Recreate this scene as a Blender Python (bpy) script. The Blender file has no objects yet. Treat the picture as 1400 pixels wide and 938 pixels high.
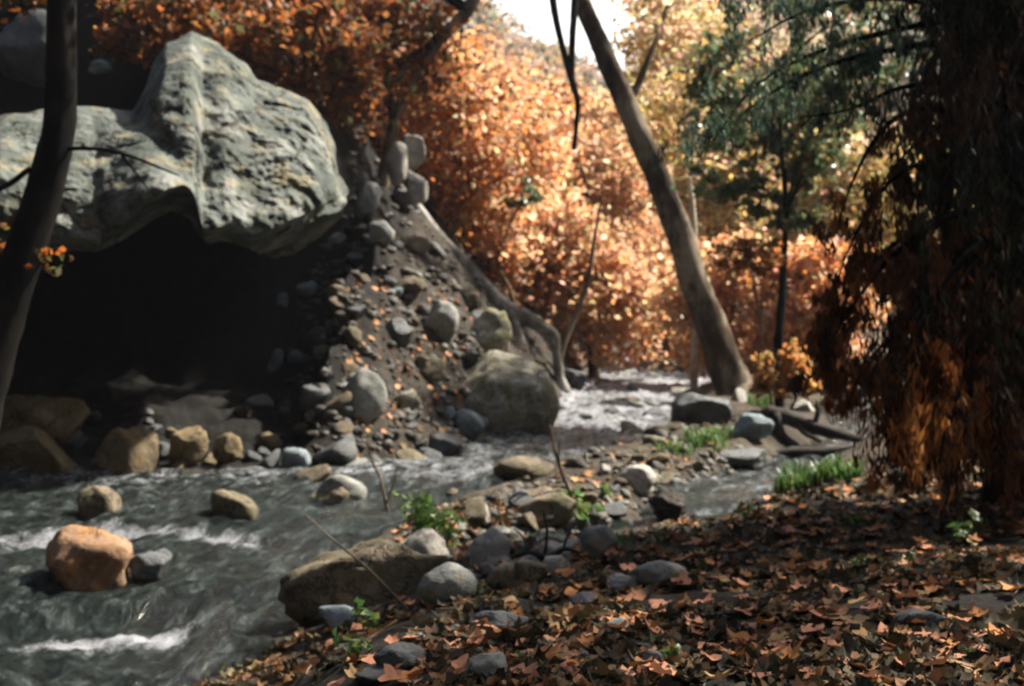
import bpy, bmesh, math, random
import numpy as np
from mathutils import Vector, Matrix

random.seed(7)
RNG = np.random.default_rng(11)
C = bpy.context.scene.collection
EYE = 2.4
F = 1750.0
HX, HY = 700.0, 430.0          # principal point of the level camera, photo pixels


def P(px, py, d):
    return Vector(((px - HX) / F * d, d, EYE - (py - HY) / F * d))


# ------------------------------------------------------------------ noise
def _h(ix, iy, iz, seed):
    n = (ix.astype(np.int64) * 374761393 + iy.astype(np.int64) * 668265263 + iz.astype(np.int64) * 2147483647 + seed * 1274126177)
    n = (n ^ (n >> 13)) * 1274126177
    n &= 0x7fffffff
    n = (n ^ (n >> 16)) * 668265263
    n &= 0x7fffffff
    return (n % 65536) / 32767.5 - 1.0


def vnoise(p, seed=0):
    p = np.asarray(p, float)
    i = np.floor(p).astype(np.int64)
    f = p - i
    f = f * f * f * (f * (f * 6 - 15) + 10)
    r = 0
    for dx in (0, 1):
        wx = f[:, 0] if dx else 1 - f[:, 0]
        for dy in (0, 1):
            wy = f[:, 1] if dy else 1 - f[:, 1]
            for dz in (0, 1):
                wz = f[:, 2] if dz else 1 - f[:, 2]
                r = r + wx * wy * wz * _h(i[:, 0] + dx, i[:, 1] + dy, i[:, 2] + dz, seed)
    return r


def fbm(p, seed=0, oct=4, gain=.5):
    p = np.asarray(p, float)
    r, a, s = 0, 1.0, 1.0
    for o in range(oct):
        r = r + a * vnoise(p * s + o * 17.3, seed + o)
        a *= gain
        s *= 2.03
    return r


def n2(x, y, s, seed=0, oct=4):
    x = np.asarray(x, float)
    sh = x.shape
    return fbm(np.stack([x.ravel() * s, np.asarray(y, float).ravel() * s, np.zeros(x.size) + .37], 1), seed, oct).reshape(sh)


def sstep(a, b, x):
    t = np.clip((x - a) / (b - a), 0, 1)
    return t * t * (3 - 2 * t)


# ------------------------------------------------------------------ the lie of the land
ZW = ([0, 9, 12, 14, 16.5, 21, 27, 37, 60, 400], [-.02, 0, .12, .27, .35, .42, .47, .55, 1.1, 8])
LEFT = np.array([(-8.5, 0), (-8.8, 8), (-9.2, 13), (-9.2, 15.4), (-6, 16.6), (-3.4, 16.7), (-1.9, 17.8), (-.7, 20.3), (.45, 22), (.85, 26), (1.4, 31), (2.3, 37), (4.2, 48), (5.5, 75), (14, 200)], float)  # near left bank, out of view, drawn in so its hill blocks sky light
RIGHT = np.array([(-3.2, 2), (-2.45, 6), (-2.0, 8.3), (-1.9, 10.8), (-1.35, 12.6), (-.65, 14.5), (.05, 16.3), (1.0, 18), (2.0, 20.6), (2.7, 23), (3.4, 26), (4.5, 31), (5.7, 37), (8.5, 48), (10.5, 75), (20, 200)], float)
CHAN = np.array([(.2, 12.3), (1.45, 13.0), (2.6, 15.5), (4.1, 17.6), (5.6, 20), (6.9, 23.5), (7.3, 27), (7.0, 31), (6.2, 36)], float)


def zw(y):
    return np.interp(y, ZW[0], ZW[1])


def dist_poly(x, y, poly):
    best = np.full(x.shape, 1e9)
    for (ax, ay), (bx, by) in zip(poly[:-1], poly[1:]):
        vx, vy = bx - ax, by - ay
        t = np.clip(((x - ax) * vx + (y - ay) * vy) / (vx * vx + vy * vy), 0, 1)
        best = np.minimum(best, np.hypot(x - ax - t * vx, y - ay - t * vy))
    return best


def sdf(x, y):
    xl = np.interp(y, LEFT[:, 1], LEFT[:, 0])
    xr = np.interp(y, RIGHT[:, 1], RIGHT[:, 0])
    dl = dist_poly(x, y, LEFT) * np.where(x < xl, 1, -1)
    dr = dist_poly(x, y, RIGHT) * np.where(x > xr, 1, -1)
    return dl, dr


def H(x, y):
    """terrain height at world (x, y), vectorised"""
    x = np.atleast_1d(np.asarray(x, float))
    y = np.atleast_1d(np.asarray(y, float))
    w = zw(y)
    dl, dr = sdf(x, y)
    wob = n2(x, y, .9, 3) * .16
    dl = dl + wob
    dr = dr + wob
    rough = n2(x, y, 1.7, 5, 5)
    # left rubble slope, low and flat under the overhang
    cav = sstep(-2.5, -3.2, x + .25 * n2(x, y, .8, 12)) * sstep(26.0, 24.0, y) * sstep(13, 15, y)
    d = np.maximum(dl, 0)
    steep = 1.32 * d - .25 * (1 - np.exp(-d * 1.5)) * .6
    steep = np.where(d > 6, 1.32 * 6 + (d - 6) * .85, steep) * (1 - .8 * sstep(52, 85, y))
    low = .1 * d
    hl = w + (steep * (1 - cav) + low * cav) + rough * np.minimum(d, 1) * .16 + n2(x, y, .35, 9) * np.clip(d - .8, 0, 3) * .2 * (1 - cav)
    # right side: gravel bar, side channel, leaf bank, far slope
    dd = np.maximum(dr, 0)
    near = sstep(12.8, 10.3, y - .28 * (x - .2))
    bank = .36 + .5 * sstep(12.5, 5, y) + .05 * np.clip(x, 0, 8)
    hb = bank * sstep(0, 2.1, dd)
    bar = (.16 + .1 * n2(x, y, .7, 21)) * sstep(0, .5, dd)
    dc = dist_poly(x, y, CHAN)
    xc = np.interp(y, CHAN[:, 1], CHAN[:, 0])
    beyond = sstep(xc + .3, xc + 2.6, x) * sstep(11, 14, y)
    bar = bar + beyond * (.5 + .12 * np.clip(x - xc - 1, 0, 10))
    bar = bar + sstep(26, 34, y) * sstep(.2, 3, dd) * .45
    hr = hb * near + bar * (1 - near)
    cw = .52 + .35 * sstep(14, 24, y)
    carve = sstep(cw + .5, cw - .05, dc) * (1 - .999 * sstep(.9, 1.0, near))
    hr = hr * (1 - carve) - .16 * carve
    far = np.clip(x - np.maximum(9, xc + 7), 0, 200)
    hr = hr + .45 * far * sstep(0, 8, far) * (1 - .5 * sstep(52, 90, y))
    hr = w + hr + rough * .05 * sstep(0, .6, dd) * (1 - carve)
    bed = w - .45 + rough * .08
    h = np.where(dl > 0, np.maximum(hl, w - .2 + sstep(0, .15, dl) * .2), np.where(dr > 0, hr, bed))
    # the far valley head
    axis = np.interp(y, [0, 40, 100, 200, 500], [0, 5, 9, 16, 40])
    end = np.clip(y - 62, 0, 150) * .195 + np.clip(y - 110, 0, 120) * .06
    side = np.clip(np.abs(x - axis) - 6, 0, 140) * np.where(x < axis, .3, .62) * sstep(48, 110, y)
    h = h + (end + side) * (1 + .12 * n2(x, y, .03, 31)) + n2(x, y, .12, 33) * np.clip(y - 50, 0, 60) * .03
    return h


def h1(x, y):
    return float(H(np.array([x]), np.array([y]))[0])


_T = np.concatenate([np.arange(3, 45, .04), np.arange(45, 250, .5)])


def hit(px, py, lo=3.0):
    """where the sight line of a photo pixel meets the ground"""
    t = _T[_T >= lo]
    x = (px - HX) / F * t
    z = EYE - (py - HY) / F * t
    g = H(x, t)
    g = np.where(g < zw(t), np.maximum(g, zw(t) - .08), g)
    i = np.argmax(z <= g)
    if z[i] > g[i]:
        i = len(t) - 1
    return Vector((x[i], t[i], g[i]))


# ------------------------------------------------------------------ materials
def mat_new(name):
    m = bpy.data.materials.new(name)
    m.use_nodes = True
    nt = m.node_tree
    for n in list(nt.nodes):
        nt.nodes.remove(n)
    return m, nt


def N(nt, t, **k):
    n = nt.nodes.new(t)
    for a, v in k.items():
        if a == 'inp':
            for kk, vv in v.items():
                n.inputs[kk].default_value = vv
        else:
            setattr(n, a, v)
    return n


def ramp(nt, stops, interp='LINEAR'):
    r = nt.nodes.new('ShaderNodeValToRGB')
    r.color_ramp.interpolation = interp
    el = r.color_ramp.elements
    while len(el) < len(stops):
        el.new(.5)
    for e, (p, c) in zip(el, stops):
        e.position = p
        e.color = (*c, 1) if len(c) == 3 else c
    return r


def rock_mat(name, stops, scale=1.6, cracks=0, patch=None, patch_amt=.5, rough=.85, bump=.5, fine=18, moss=None, moss_amt=0.5):
    m, nt = mat_new(name)
    L = nt.links.new
    tc = N(nt, 'ShaderNodeTexCoord')
    oi = N(nt, 'ShaderNodeObjectInfo')
    add = N(nt, 'ShaderNodeVectorMath', operation='ADD')
    mul = N(nt, 'ShaderNodeMath', operation='MULTIPLY', inp={1: 40.0})
    L(oi.outputs['Random'], mul.inputs[0])
    L(tc.outputs['Object'], add.inputs[0])
    L(mul.outputs[0], add.inputs[1])
    n1 = N(nt, 'ShaderNodeTexNoise', inp={'Scale': scale, 'Detail': 8.0, 'Roughness': .68, 'Distortion': .6})
    n2_ = N(nt, 'ShaderNodeTexNoise', inp={'Scale': fine, 'Detail': 5.0, 'Roughness': .7})
    n3 = N(nt, 'ShaderNodeTexNoise', inp={'Scale': scale * 2.7, 'Detail': 6.0, 'Roughness': .75})
    for n in (n1, n2_, n3):
        L(add.outputs[0], n.inputs['Vector'])
    r = ramp(nt, stops)
    L(n1.outputs['Fac'], r.inputs[0])
    col = r.outputs[0]
    mx = N(nt, 'ShaderNodeMix', data_type='RGBA', blend_type='MULTIPLY')
    mx.inputs[0].default_value = .8
    rr = ramp(nt, [(.3, (.45, .45, .45)), (.55, (1, 1, 1)), (.7, (1.25, 1.22, 1.15))])
    L(n2_.outputs['Fac'], rr.inputs[0])
    L(col, mx.inputs[6])
    L(rr.outputs[0], mx.inputs[7])
    col = mx.outputs[2]
    if patch:
        pr = ramp(nt, [(.52, (0, 0, 0)), (.6, (patch_amt,) * 3)])
        L(n3.outputs['Fac'], pr.inputs[0])
        m2 = N(nt, 'ShaderNodeMix', data_type='RGBA')
        L(pr.outputs[0], m2.inputs[0])
        L(col, m2.inputs[6])
        m2.inputs[7].default_value = (*patch, 1)
        col = m2.outputs[2]
    if moss:
        mr = ramp(nt, [(.46, (0, 0, 0)), (.56, (moss_amt,) * 3)])
        n4 = N(nt, 'ShaderNodeTexNoise', inp={'Scale': scale * 1.3, 'Detail': 7.0, 'Roughness': .7})
        ad2 = N(nt, 'ShaderNodeVectorMath', operation='ADD')
        ad2.inputs[1].default_value = (31, 7, 3)
        L(add.outputs[0], ad2.inputs[0])
        L(ad2.outputs[0], n4.inputs['Vector'])
        L(n4.outputs['Fac'], mr.inputs[0])
        m3 = N(nt, 'ShaderNodeMix', data_type='RGBA')
        L(mr.outputs[0], m3.inputs[0])
        L(col, m3.inputs[6])
        m3.inputs[7].default_value = (*moss, 1)
        col = m3.outputs[2]
    crk = None
    if cracks:
        wv = N(nt, 'ShaderNodeTexNoise', inp={'Scale': cracks * 1.5, 'Detail': 5.0, 'Roughness': .7})
        L(add.outputs[0], wv.inputs['Vector'])
        wa = N(nt, 'ShaderNodeVectorMath', operation='MULTIPLY_ADD')
        wa.inputs[1].default_value = (.9, .9, .9)
        L(wv.outputs['Color'], wa.inputs[0])
        L(add.outputs[0], wa.inputs[2])
        vo = N(nt, 'ShaderNodeTexVoronoi', feature='DISTANCE_TO_EDGE', inp={'Scale': cracks})
        L(wa.outputs[0], vo.inputs['Vector'])
        cr = ramp(nt, [(0, (.16, .15, .13)), (.018, (.6, .6, .6)), (.035, (1, 1, 1))])
        L(vo.outputs['Distance'], cr.inputs[0])
        m5 = N(nt, 'ShaderNodeMix', data_type='RGBA', blend_type='MULTIPLY')
        m5.inputs[0].default_value = .9
        L(col, m5.inputs[6])
        L(cr.outputs[0], m5.inputs[7])
        col = m5.outputs[2]
        crk = cr.outputs[0]
    b = N(nt, 'ShaderNodeBsdfPrincipled')
    b.inputs['Roughness'].default_value = rough
    b.inputs['Specular IOR Level'].default_value = .35
    L(col, b.inputs['Base Color'])
    bp = N(nt, 'ShaderNodeBump')
    bp.inputs['Strength'].default_value = bump
    bp.inputs['Distance'].default_value = .06
    sm = N(nt, 'ShaderNodeMath', operation='ADD')
    L(n3.outputs['Fac'], sm.inputs[0])
    L(n2_.outputs['Fac'], sm.inputs[1])
    hgt = sm.outputs[0]
    if crk is not None:
        s3 = N(nt, 'ShaderNodeMath', operation='ADD')
        L(hgt, s3.inputs[0])
        L(crk, s3.inputs[1])
        hgt = s3.outputs[0]
    L(hgt, bp.inputs['Height'])
    L(bp.outputs[0], b.inputs['Normal'])
    o = N(nt, 'ShaderNodeOutputMaterial')
    L(b.outputs[0], o.inputs[0])
    return m


def leaf_mat(name, transl=.4, rough=.5, spec=.3):
    m, nt = mat_new(name)
    L = nt.links.new
    a = N(nt, 'ShaderNodeAttribute', attribute_name='Col')
    b = N(nt, 'ShaderNodeBsdfPrincipled')
    b.inputs['Roughness'].default_value = rough
    b.inputs['Specular IOR Level'].default_value = spec
    t = N(nt, 'ShaderNodeBsdfTranslucent')
    mx = N(nt, 'ShaderNodeMixShader')
    mx.inputs[0].default_value = transl
    L(a.outputs['Color'], b.inputs['Base Color'])
    L(a.outputs['Color'], t.inputs['Color'])
    L(b.outputs[0], mx.inputs[1])
    L(t.outputs[0], mx.inputs[2])
    o = N(nt, 'ShaderNodeOutputMaterial')
    L(mx.outputs[0], o.inputs[0])
    return m


def bark_mat(name, a, b_, c, scale=5):
    m, nt = mat_new(name)
    L = nt.links.new
    tc = N(nt, 'ShaderNodeTexCoord')
    mp = N(nt, 'ShaderNodeMapping')
    mp.inputs['Scale'].default_value = (1, 1, .45)
    L(tc.outputs['Object'], mp.inputs[0])
    n1 = N(nt, 'ShaderNodeTexNoise', inp={'Scale': scale, 'Detail': 8.0, 'Roughness': .7})
    n2_ = N(nt, 'ShaderNodeTexNoise', inp={'Scale': scale * .35, 'Detail': 3.0})
    L(mp.outputs[0], n1.inputs['Vector'])
    L(mp.outputs[0], n2_.inputs['Vector'])
    sm = N(nt, 'ShaderNodeMath', operation='MULTIPLY_ADD', inp={1: .6, 2: 0.0})
    L(n2_.outputs['Fac'], sm.inputs[0])
    s2 = N(nt, 'ShaderNodeMath', operation='MULTIPLY_ADD', inp={1: .55})
    L(n1.outputs['Fac'], s2.inputs[0])
    L(sm.outputs[0], s2.inputs[2])
    r = ramp(nt, [(.45, a), (.56, b_), (.66, c)])
    L(s2.outputs[0], r.inputs[0])
    b = N(nt, 'ShaderNodeBsdfPrincipled')
    b.inputs['Roughness'].default_value = .9
    b.inputs['Specular IOR Level'].default_value = .08
    L(r.outputs[0], b.inputs['Base Color'])
    bp = N(nt, 'ShaderNodeBump')
    bp.inputs['Strength'].default_value = .7
    bp.inputs['Distance'].default_value = .04
    L(n1.outputs['Fac'], bp.inputs['Height'])
    L(bp.outputs[0], b.inputs['Normal'])
    o = N(nt, 'ShaderNodeOutputMaterial')
    L(b.outputs[0], o.inputs[0])
    return m


def ground_mat():
    m, nt = mat_new('ground')
    L = nt.links.new
    a = N(nt, 'ShaderNodeAttribute', attribute_name='Col')
    tc = N(nt, 'ShaderNodeTexCoord')
    n1 = N(nt, 'ShaderNodeTexNoise', inp={'Scale': 5.0, 'Detail': 9.0, 'Roughness': .75})
    n2_ = N(nt, 'ShaderNodeTexNoise', inp={'Scale': 28.0, 'Detail': 5.0, 'Roughness': .7})
    L(tc.outputs['Object'], n1.inputs['Vector'])
    L(tc.outputs['Object'], n2_.inputs['Vector'])
    r = ramp(nt, [(.3, (.35, .35, .35)), (.5, (.9, .9, .9)), (.72, (1.9, 1.8, 1.65))])
    L(n1.outputs['Fac'], r.inputs[0])
    r2 = ramp(nt, [(.35, (.5, .5, .5)), (.6, (1.2, 1.2, 1.2)), (.72, (2.0, 1.9, 1.8))])
    L(n2_.outputs['Fac'], r2.inputs[0])
    m1 = N(nt, 'ShaderNodeMix', data_type='RGBA', blend_type='MULTIPLY')
    m1.inputs[0].default_value = 1
    L(a.outputs['Color'], m1.inputs[6])
    L(r.outputs[0], m1.inputs[7])
    m2 = N(nt, 'ShaderNodeMix', data_type='RGBA', blend_type='MULTIPLY')
    m2.inputs[0].default_value = 1
    L(m1.outputs[2], m2.inputs[6])
    L(r2.outputs[0], m2.inputs[7])
    b = N(nt, 'ShaderNodeBsdfPrincipled')
    b.inputs['Roughness'].default_value = .92
    b.inputs['Specular IOR Level'].default_value = .2
    L(m2.outputs[2], b.inputs['Base Color'])
    bp = N(nt, 'ShaderNodeBump')
    bp.inputs['Strength'].default_value = .8
    bp.inputs['Distance'].default_value = .06
    sm = N(nt, 'ShaderNodeMath', operation='ADD')
    L(n1.outputs['Fac'], sm.inputs[0])
    L(n2_.outputs['Fac'], sm.inputs[1])
    L(sm.outputs[0], bp.inputs['Height'])
    L(bp.outputs[0], b.inputs['Normal'])
    o = N(nt, 'ShaderNodeOutputMaterial')
    L(b.outputs[0], o.inputs[0])
    return m


def water_mat():
    m, nt = mat_new('creek_water')
    L = nt.links.new
    uv = N(nt, 'ShaderNodeUVMap', uv_map='UVMap')
    mp = N(nt, 'ShaderNodeMapping')
    mp.inputs['Scale'].default_value = (3.4, 1.9, 1)
    L(uv.outputs[0], mp.inputs[0])
    n1 = N(nt, 'ShaderNodeTexNoise', inp={'Scale': 1.7, 'Detail': 9.0, 'Roughness': .7, 'Distortion': .35})
    L(mp.outputs[0], n1.inputs['Vector'])
    n2_ = N(nt, 'ShaderNodeTexNoise', inp={'Scale': 7.0, 'Detail': 6.0, 'Roughness': .75, 'Distortion': .2})
    L(mp.outputs[0], n2_.inputs['Vector'])
    fo = N(nt, 'ShaderNodeAttribute', attribute_name='foam_sheen')
    # foam = broken water plus painted sky reflection, cut up by the flow texture
    s = N(nt, 'ShaderNodeMath', operation='ADD')
    L(fo.outputs['Fac'], s.inputs[0])
    L(n1.outputs['Fac'], s.inputs[1])
    s2 = N(nt, 'ShaderNodeMath', operation='MULTIPLY_ADD', inp={1: .45})
    L(n2_.outputs['Fac'], s2.inputs[0])
    L(s.outputs[0], s2.inputs[2])
    n5 = N(nt, 'ShaderNodeTexNoise', inp={'Scale': 22.0, 'Detail': 5.0, 'Roughness': .75})
    L(mp.outputs[0], n5.inputs['Vector'])
    s4 = N(nt, 'ShaderNodeMath', operation='MULTIPLY_ADD', inp={1: .6, 2: -.3})
    L(n5.outputs['Fac'], s4.inputs[0])
    s6 = N(nt, 'ShaderNodeMath', operation='ADD')
    L(s4.outputs[0], s6.inputs[0])
    L(s2.outputs[0], s6.inputs[1])
    mr = N(nt, 'ShaderNodeMapRange', inp={'From Min': .9, 'From Max': 1.4})
    L(s6.outputs[0], mr.inputs['Value'])
    base = ramp(nt, [(.4, (.003, .0045, .004)), (.53, (.016, .022, .02)), (.68, (.085, .1, .096))])
    L(n1.outputs['Fac'], base.inputs[0])
    mx = N(nt, 'ShaderNodeMix', data_type='RGBA')
    L(mr.outputs[0], mx.inputs[0])
    L(base.outputs[0], mx.inputs[6])
    mx.inputs[7].default_value = (.43, .44, .47, 1)
    b = N(nt, 'ShaderNodeBsdfPrincipled')
    L(mx.outputs[2], b.inputs['Base Color'])
    b.inputs['IOR'].default_value = 1.33
    rm = N(nt, 'ShaderNodeMapRange', inp={'To Min': .06, 'To Max': .6})
    L(mr.outputs[0], rm.inputs['Value'])
    L(rm.outputs[0], b.inputs['Roughness'])
    bp = N(nt, 'ShaderNodeBump')
    bp.inputs['Strength'].default_value = .9
    bp.inputs['Distance'].default_value = .12
    sm = N(nt, 'ShaderNodeMath', operation='MULTIPLY_ADD', inp={1: .45})
    L(n2_.outputs['Fac'], sm.inputs[0])
    L(n1.outputs['Fac'], sm.inputs[2])
    sm2 = N(nt, 'ShaderNodeMath', operation='MULTIPLY_ADD', inp={1: .14})
    L(n5.outputs['Fac'], sm2.inputs[0])
    L(sm.outputs[0], sm2.inputs[2])
    L(sm2.outputs[0], bp.inputs['Height'])
    L(bp.outputs[0], b.inputs['Normal'])
    o = N(nt, 'ShaderNodeOutputMaterial')
    L(b.outputs[0], o.inputs[0])
    return m


M = {}
M['ground'] = ground_mat()
M['water'] = water_mat()
M['great'] = rock_mat('great_boulder_stone', [(.32, (.042, .055, .048)), (.5, (.118, .135, .118)), (.66, (.25, .25, .225))], scale=1.0, cracks=.62, patch=(.23, .185, .09), patch_amt=.75, bump=.8, fine=11, moss=(.04, .052, .042), moss_amt=.85)
M['grey'] = rock_mat('grey_stone', [(.3, (.09, .095, .09)), (.5, (.19, .2, .18)), (.7, (.33, .325, .295))], scale=2.2, patch=(.30, .22, .12), patch_amt=.4)
M['pale'] = rock_mat('pale_stone', [(.3, (.17, .15, .125)), (.5, (.31, .29, .25)), (.7, (.45, .42, .375))], scale=2.2)
M['blue'] = rock_mat('bluish_stone', [(.3, (.08, .105, .11)), (.5, (.17, .21, .22)), (.7, (.31, .35, .355))], scale=2.5)
M['mossy'] = rock_mat('mossy_stone', [(.3, (.1, .09, .058)), (.5, (.21, .19, .14)), (.7, (.4, .37, .3))], cracks=1.5, scale=1.8, moss=(.10, .095, .03), moss_amt=.8, patch=(.5, .48, .42), patch_amt=.5)
M['brown'] = rock_mat('brown_stone', [(.3, (.06, .045, .028)), (.5, (.13, .098, .064)), (.7, (.24, .19, .135))], cracks=1.5, scale=2.2, moss=(.08, .075, .03), moss_amt=.6)
M['yellow'] = rock_mat('ochre_stone', [(.3, (.06, .043, .02)), (.5, (.155, .118, .06)), (.7, (.25, .205, .12))], cracks=1.5, scale=2.0, patch=(.16, .09, .03), patch_amt=.6)
M['orange'] = rock_mat('rust_stone', [(.3, (.13, .065, .03)), (.5, (.23, .13, .07)), (.7, (.3, .2, .125))], cracks=1.5, scale=1.8, patch=(.42, .19, .05), patch_amt=.6)
M['earth'] = rock_mat('root_earth', [(.3, (.012, .01, .008)), (.5, (.028, .022, .016)), (.7, (.07, .055, .04))], scale=4)
M['dark'] = rock_mat('dark_wet_stone', [(.3, (.03, .033, .033)), (.5, (.065, .07, .07)), (.7, (.12, .125, .12))], scale=2.5, rough=.5)
M['leaf'] = leaf_mat('autumn_leaf', .6)
M['litter'] = leaf_mat('fallen_leaf', .12, .7, .15)
M['green'] = leaf_mat('green_leaf', .35, .4, .4)
M['needle'] = leaf_mat('drooping_leaf', .25, .6, .2)
M['bark_dark'] = bark_mat('dark_bark', (.002, .002, .0016), (.0045, .004, .0034), (.012, .010, .008))  # near-black to stand in for the left trunk's backlit shade
M['bark_brown'] = bark_mat('brown_bark', (.05, .035, .02), (.11, .08, .05), (.19, .15, .1), 4)
M['bark_mottled'] = bark_mat('mottled_sycamore_bark', (.016, .011, .007), (.06, .042, .026), (.2, .165, .12), 2.6)
M['bark_grey'] = bark_mat('grey_bark', (.05, .045, .038), (.13, .12, .1), (.33, .31, .28), 4)
M['bark_pale'] = bark_mat('pale_bark', (.25, .2, .14), (.42, .36, .27), (.6, .55, .45), 4)


# ------------------------------------------------------------------ mesh helpers
def mesh_np(name, co, faces, mat, parent=None, col=None, smooth=True, attr=None, uv=None):
    """faces: (n,k) int array or list of arrays of different k"""
    if not isinstance(faces, list):
        faces = [faces]
    faces = [np.asarray(f, np.int32) for f in faces if len(f)]
    me = bpy.data.meshes.new(name)
    co = np.asarray(co, np.float32)
    me.vertices.add(len(co))
    me.vertices.foreach_set('co', co.ravel())
    loops = np.concatenate([f.ravel() for f in faces])
    tot = np.concatenate([np.full(len(f), f.shape[1], np.int32) for f in faces])
    start = np.concatenate([[0], np.cumsum(tot)[:-1]]).astype(np.int32)
    me.loops.add(len(loops))
    me.loops.foreach_set('vertex_index', loops)
    me.polygons.add(len(tot))
    me.polygons.foreach_set('loop_start', start)
    me.polygons.foreach_set('loop_total', tot)
    if smooth:
        me.polygons.foreach_set('use_smooth', np.ones(len(tot), bool))
    if col is not None:
        a = me.attributes.new('Col', 'FLOAT_COLOR', 'POINT')
        c4 = np.ones((len(co), 4), np.float32)
        c4[:, :3] = col
        a.data.foreach_set('color', c4.ravel())
    if attr is not None:
        for k, v in attr.items():
            a = me.attributes.new(k, 'FLOAT', 'POINT')
            a.data.foreach_set('value', np.asarray(v, np.float32))
    if uv is not None:
        l = me.uv_layers.new(name='UVMap')
        l.data.foreach_set('uv', np.asarray(uv, np.float32)[loops].ravel())
    me.update(calc_edges=True)
    me.validate()
    me.materials.append(mat)
    o = bpy.data.objects.new(name, me)
    C.objects.link(o)
    if parent:
        o.parent = parent
    return o


def tag(o, label, cat, group=None):
    o['label'] = label
    o['category'] = cat
    if group:
        o['group'] = group
    return o


def empty(name, loc, label, cat, group=None):
    o = bpy.data.objects.new(name, None)
    o.empty_display_size = .2
    C.objects.link(o)
    o.location = loc
    return tag(o, label, cat, group)


class Tubes:
    """collects tapered, slightly lumpy tubes"""
    def __init__(s):
        s.v, s.f, s.n = [], [], 0

    def add(s, pts, rad, sides=8, lump=.08, sub=4, seed=0):
        pts = [Vector(p) for p in pts]
        # Catmull-Rom
        P_, R_ = [], []
        n = len(pts)
        for i in range(n - 1):
            a = pts[max(i - 1, 0)]; b = pts[i]; c = pts[i + 1]; d = pts[min(i + 2, n - 1)]
            for k in range(sub):
                t = k / sub
                P_.append(.5 * ((2 * b) + (c - a) * t + (2 * a - 5 * b + 4 * c - d) * t * t + (3 * b - a - 3 * c + d) * t ** 3))
                R_.append(rad[i] * (1 - t) + rad[i + 1] * t)
        P_.append(pts[-1]); R_.append(rad[-1])
        up = Vector((.31, .95, .05)).normalized()
        base = s.n
        ang = np.linspace(0, 2 * math.pi, sides, endpoint=False)
        for i, p in enumerate(P_):
            t = (P_[min(i + 1, len(P_) - 1)] - P_[max(i - 1, 0)])
            t = t.normalized() if t.length > 1e-9 else Vector((0, 0, 1))
            u = (up - t * up.dot(t))
            if u.length < 1e-3:
                u = Vector((1, 0, 0)) - t * t.x
            u.normalize()
            w = t.cross(u)
            for a in ang:
                r = R_[i] * (1 + lump * (math.sin(a * 3 + i * .7 + seed) * .6 + random.uniform(-.7, .7)))
                s.v.append(p + (u * math.cos(a) + w * math.sin(a)) * r)
        m = len(P_)
        for i in range(m - 1):
            for k in range(sides):
                a = base + i * sides + k
                b = base + i * sides + (k + 1) % sides
                s.f.append((a, b, b + sides, a + sides))
        # end caps
        for i, q in ((0, P_[0]), (m - 1, P_[-1])):
            s.v.append(q)
            ci = base + m * sides + (0 if i == 0 else 1)
            for k in range(sides):
                a = base + i * sides + k
                b = base + i * sides + (k + 1) % sides
                s.f.append((b, a, ci, ci) if i == 0 else (a, b, ci, ci))
        s.n = base + m * sides + 2

    def build(s, name, mat, parent=None, org=None):
        org = Vector(org) if org is not None else (parent.location if parent else Vector((0, 0, 0)))
        co = np.array([tuple(v - org) for v in s.v])
        q = [f for f in s.f if f[2] != f[3]]
        t = [f[:3] for f in s.f if f[2] == f[3]]
        return mesh_np(name, co, [np.array(q), np.array(t)], mat, parent)


def rot_rand(n, rng=RNG):
    """n random rotation matrices"""
    q = rng.normal(size=(n, 4))
    q /= np.linalg.norm(q, axis=1)[:, None]
    w, x, y, z = q.T
    return np.stack([np.stack([1 - 2 * (y * y + z * z), 2 * (x * y - z * w), 2 * (x * z + y * w)], 1),
                     np.stack([2 * (x * y + z * w), 1 - 2 * (x * x + z * z), 2 * (y * z - x * w)], 1),
                     np.stack([2 * (x * z - y * w), 2 * (y * z + x * w), 1 - 2 * (x * x + y * y)], 1)], 1)


SUNV = np.array((.59, .29, .75))


def rot_sun(n, rng, k=.75):
    """leaves turned broadly towards the light, as leaves grow"""
    z = SUNV[None] + rng.normal(size=(n, 3)) * k
    z /= np.linalg.norm(z, axis=1)[:, None]
    r = rng.normal(size=(n, 3))
    x = np.cross(z, r)
    x /= np.linalg.norm(x, axis=1)[:, None]
    return np.stack([x, np.cross(z, x), z], 2)


# kite leaf with a fold, 5 verts (two halves)
KITE = np.array([(0, -.5, 0), (.36, -.05, .12), (0, .55, 0), (-.36, -.05, .12)], float)
KF = np.array([(0, 1, 2), (0, 2, 3)])
# ragged broad leaf, lobed: 7 verts fan
STAR = np.array([(0, -.5, 0), (.42, -.38, .1), (.22, -.05, .05), (.5, .18, .14), (.12, .2, .02), (0, .55, -.05), (-.12, .2, .02), (-.5, .18, .14), (-.22, -.05, .05), (-.42, -.38, .1)], float)
SF = np.array([(0, 1, 2), (0, 2, 4), (2, 3, 4), (4, 5, 6), (0, 4, 6), (0, 6, 8), (6, 7, 8), (0, 8, 9)])


def leaves(name, cen, size, cols, mat, parent=None, shape='kite', R=None, org=(0, 0, 0)):
    base, fc = (KITE, KF) if shape == 'kite' else (STAR, SF)
    n = len(cen)
    if R is None:
        R = rot_rand(n)
    k = len(base)
    v = np.einsum('nij,kj->nki', R, base) * size[:, None, None] + (cen - np.asarray(org))[:, None, :]
    f = (fc[None] + (np.arange(n) * k)[:, None, None]).reshape(-1, 3)
    return mesh_np(name, v.reshape(-1, 3), f, mat, parent, col=np.repeat(cols, k, 0), smooth=False)


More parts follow.
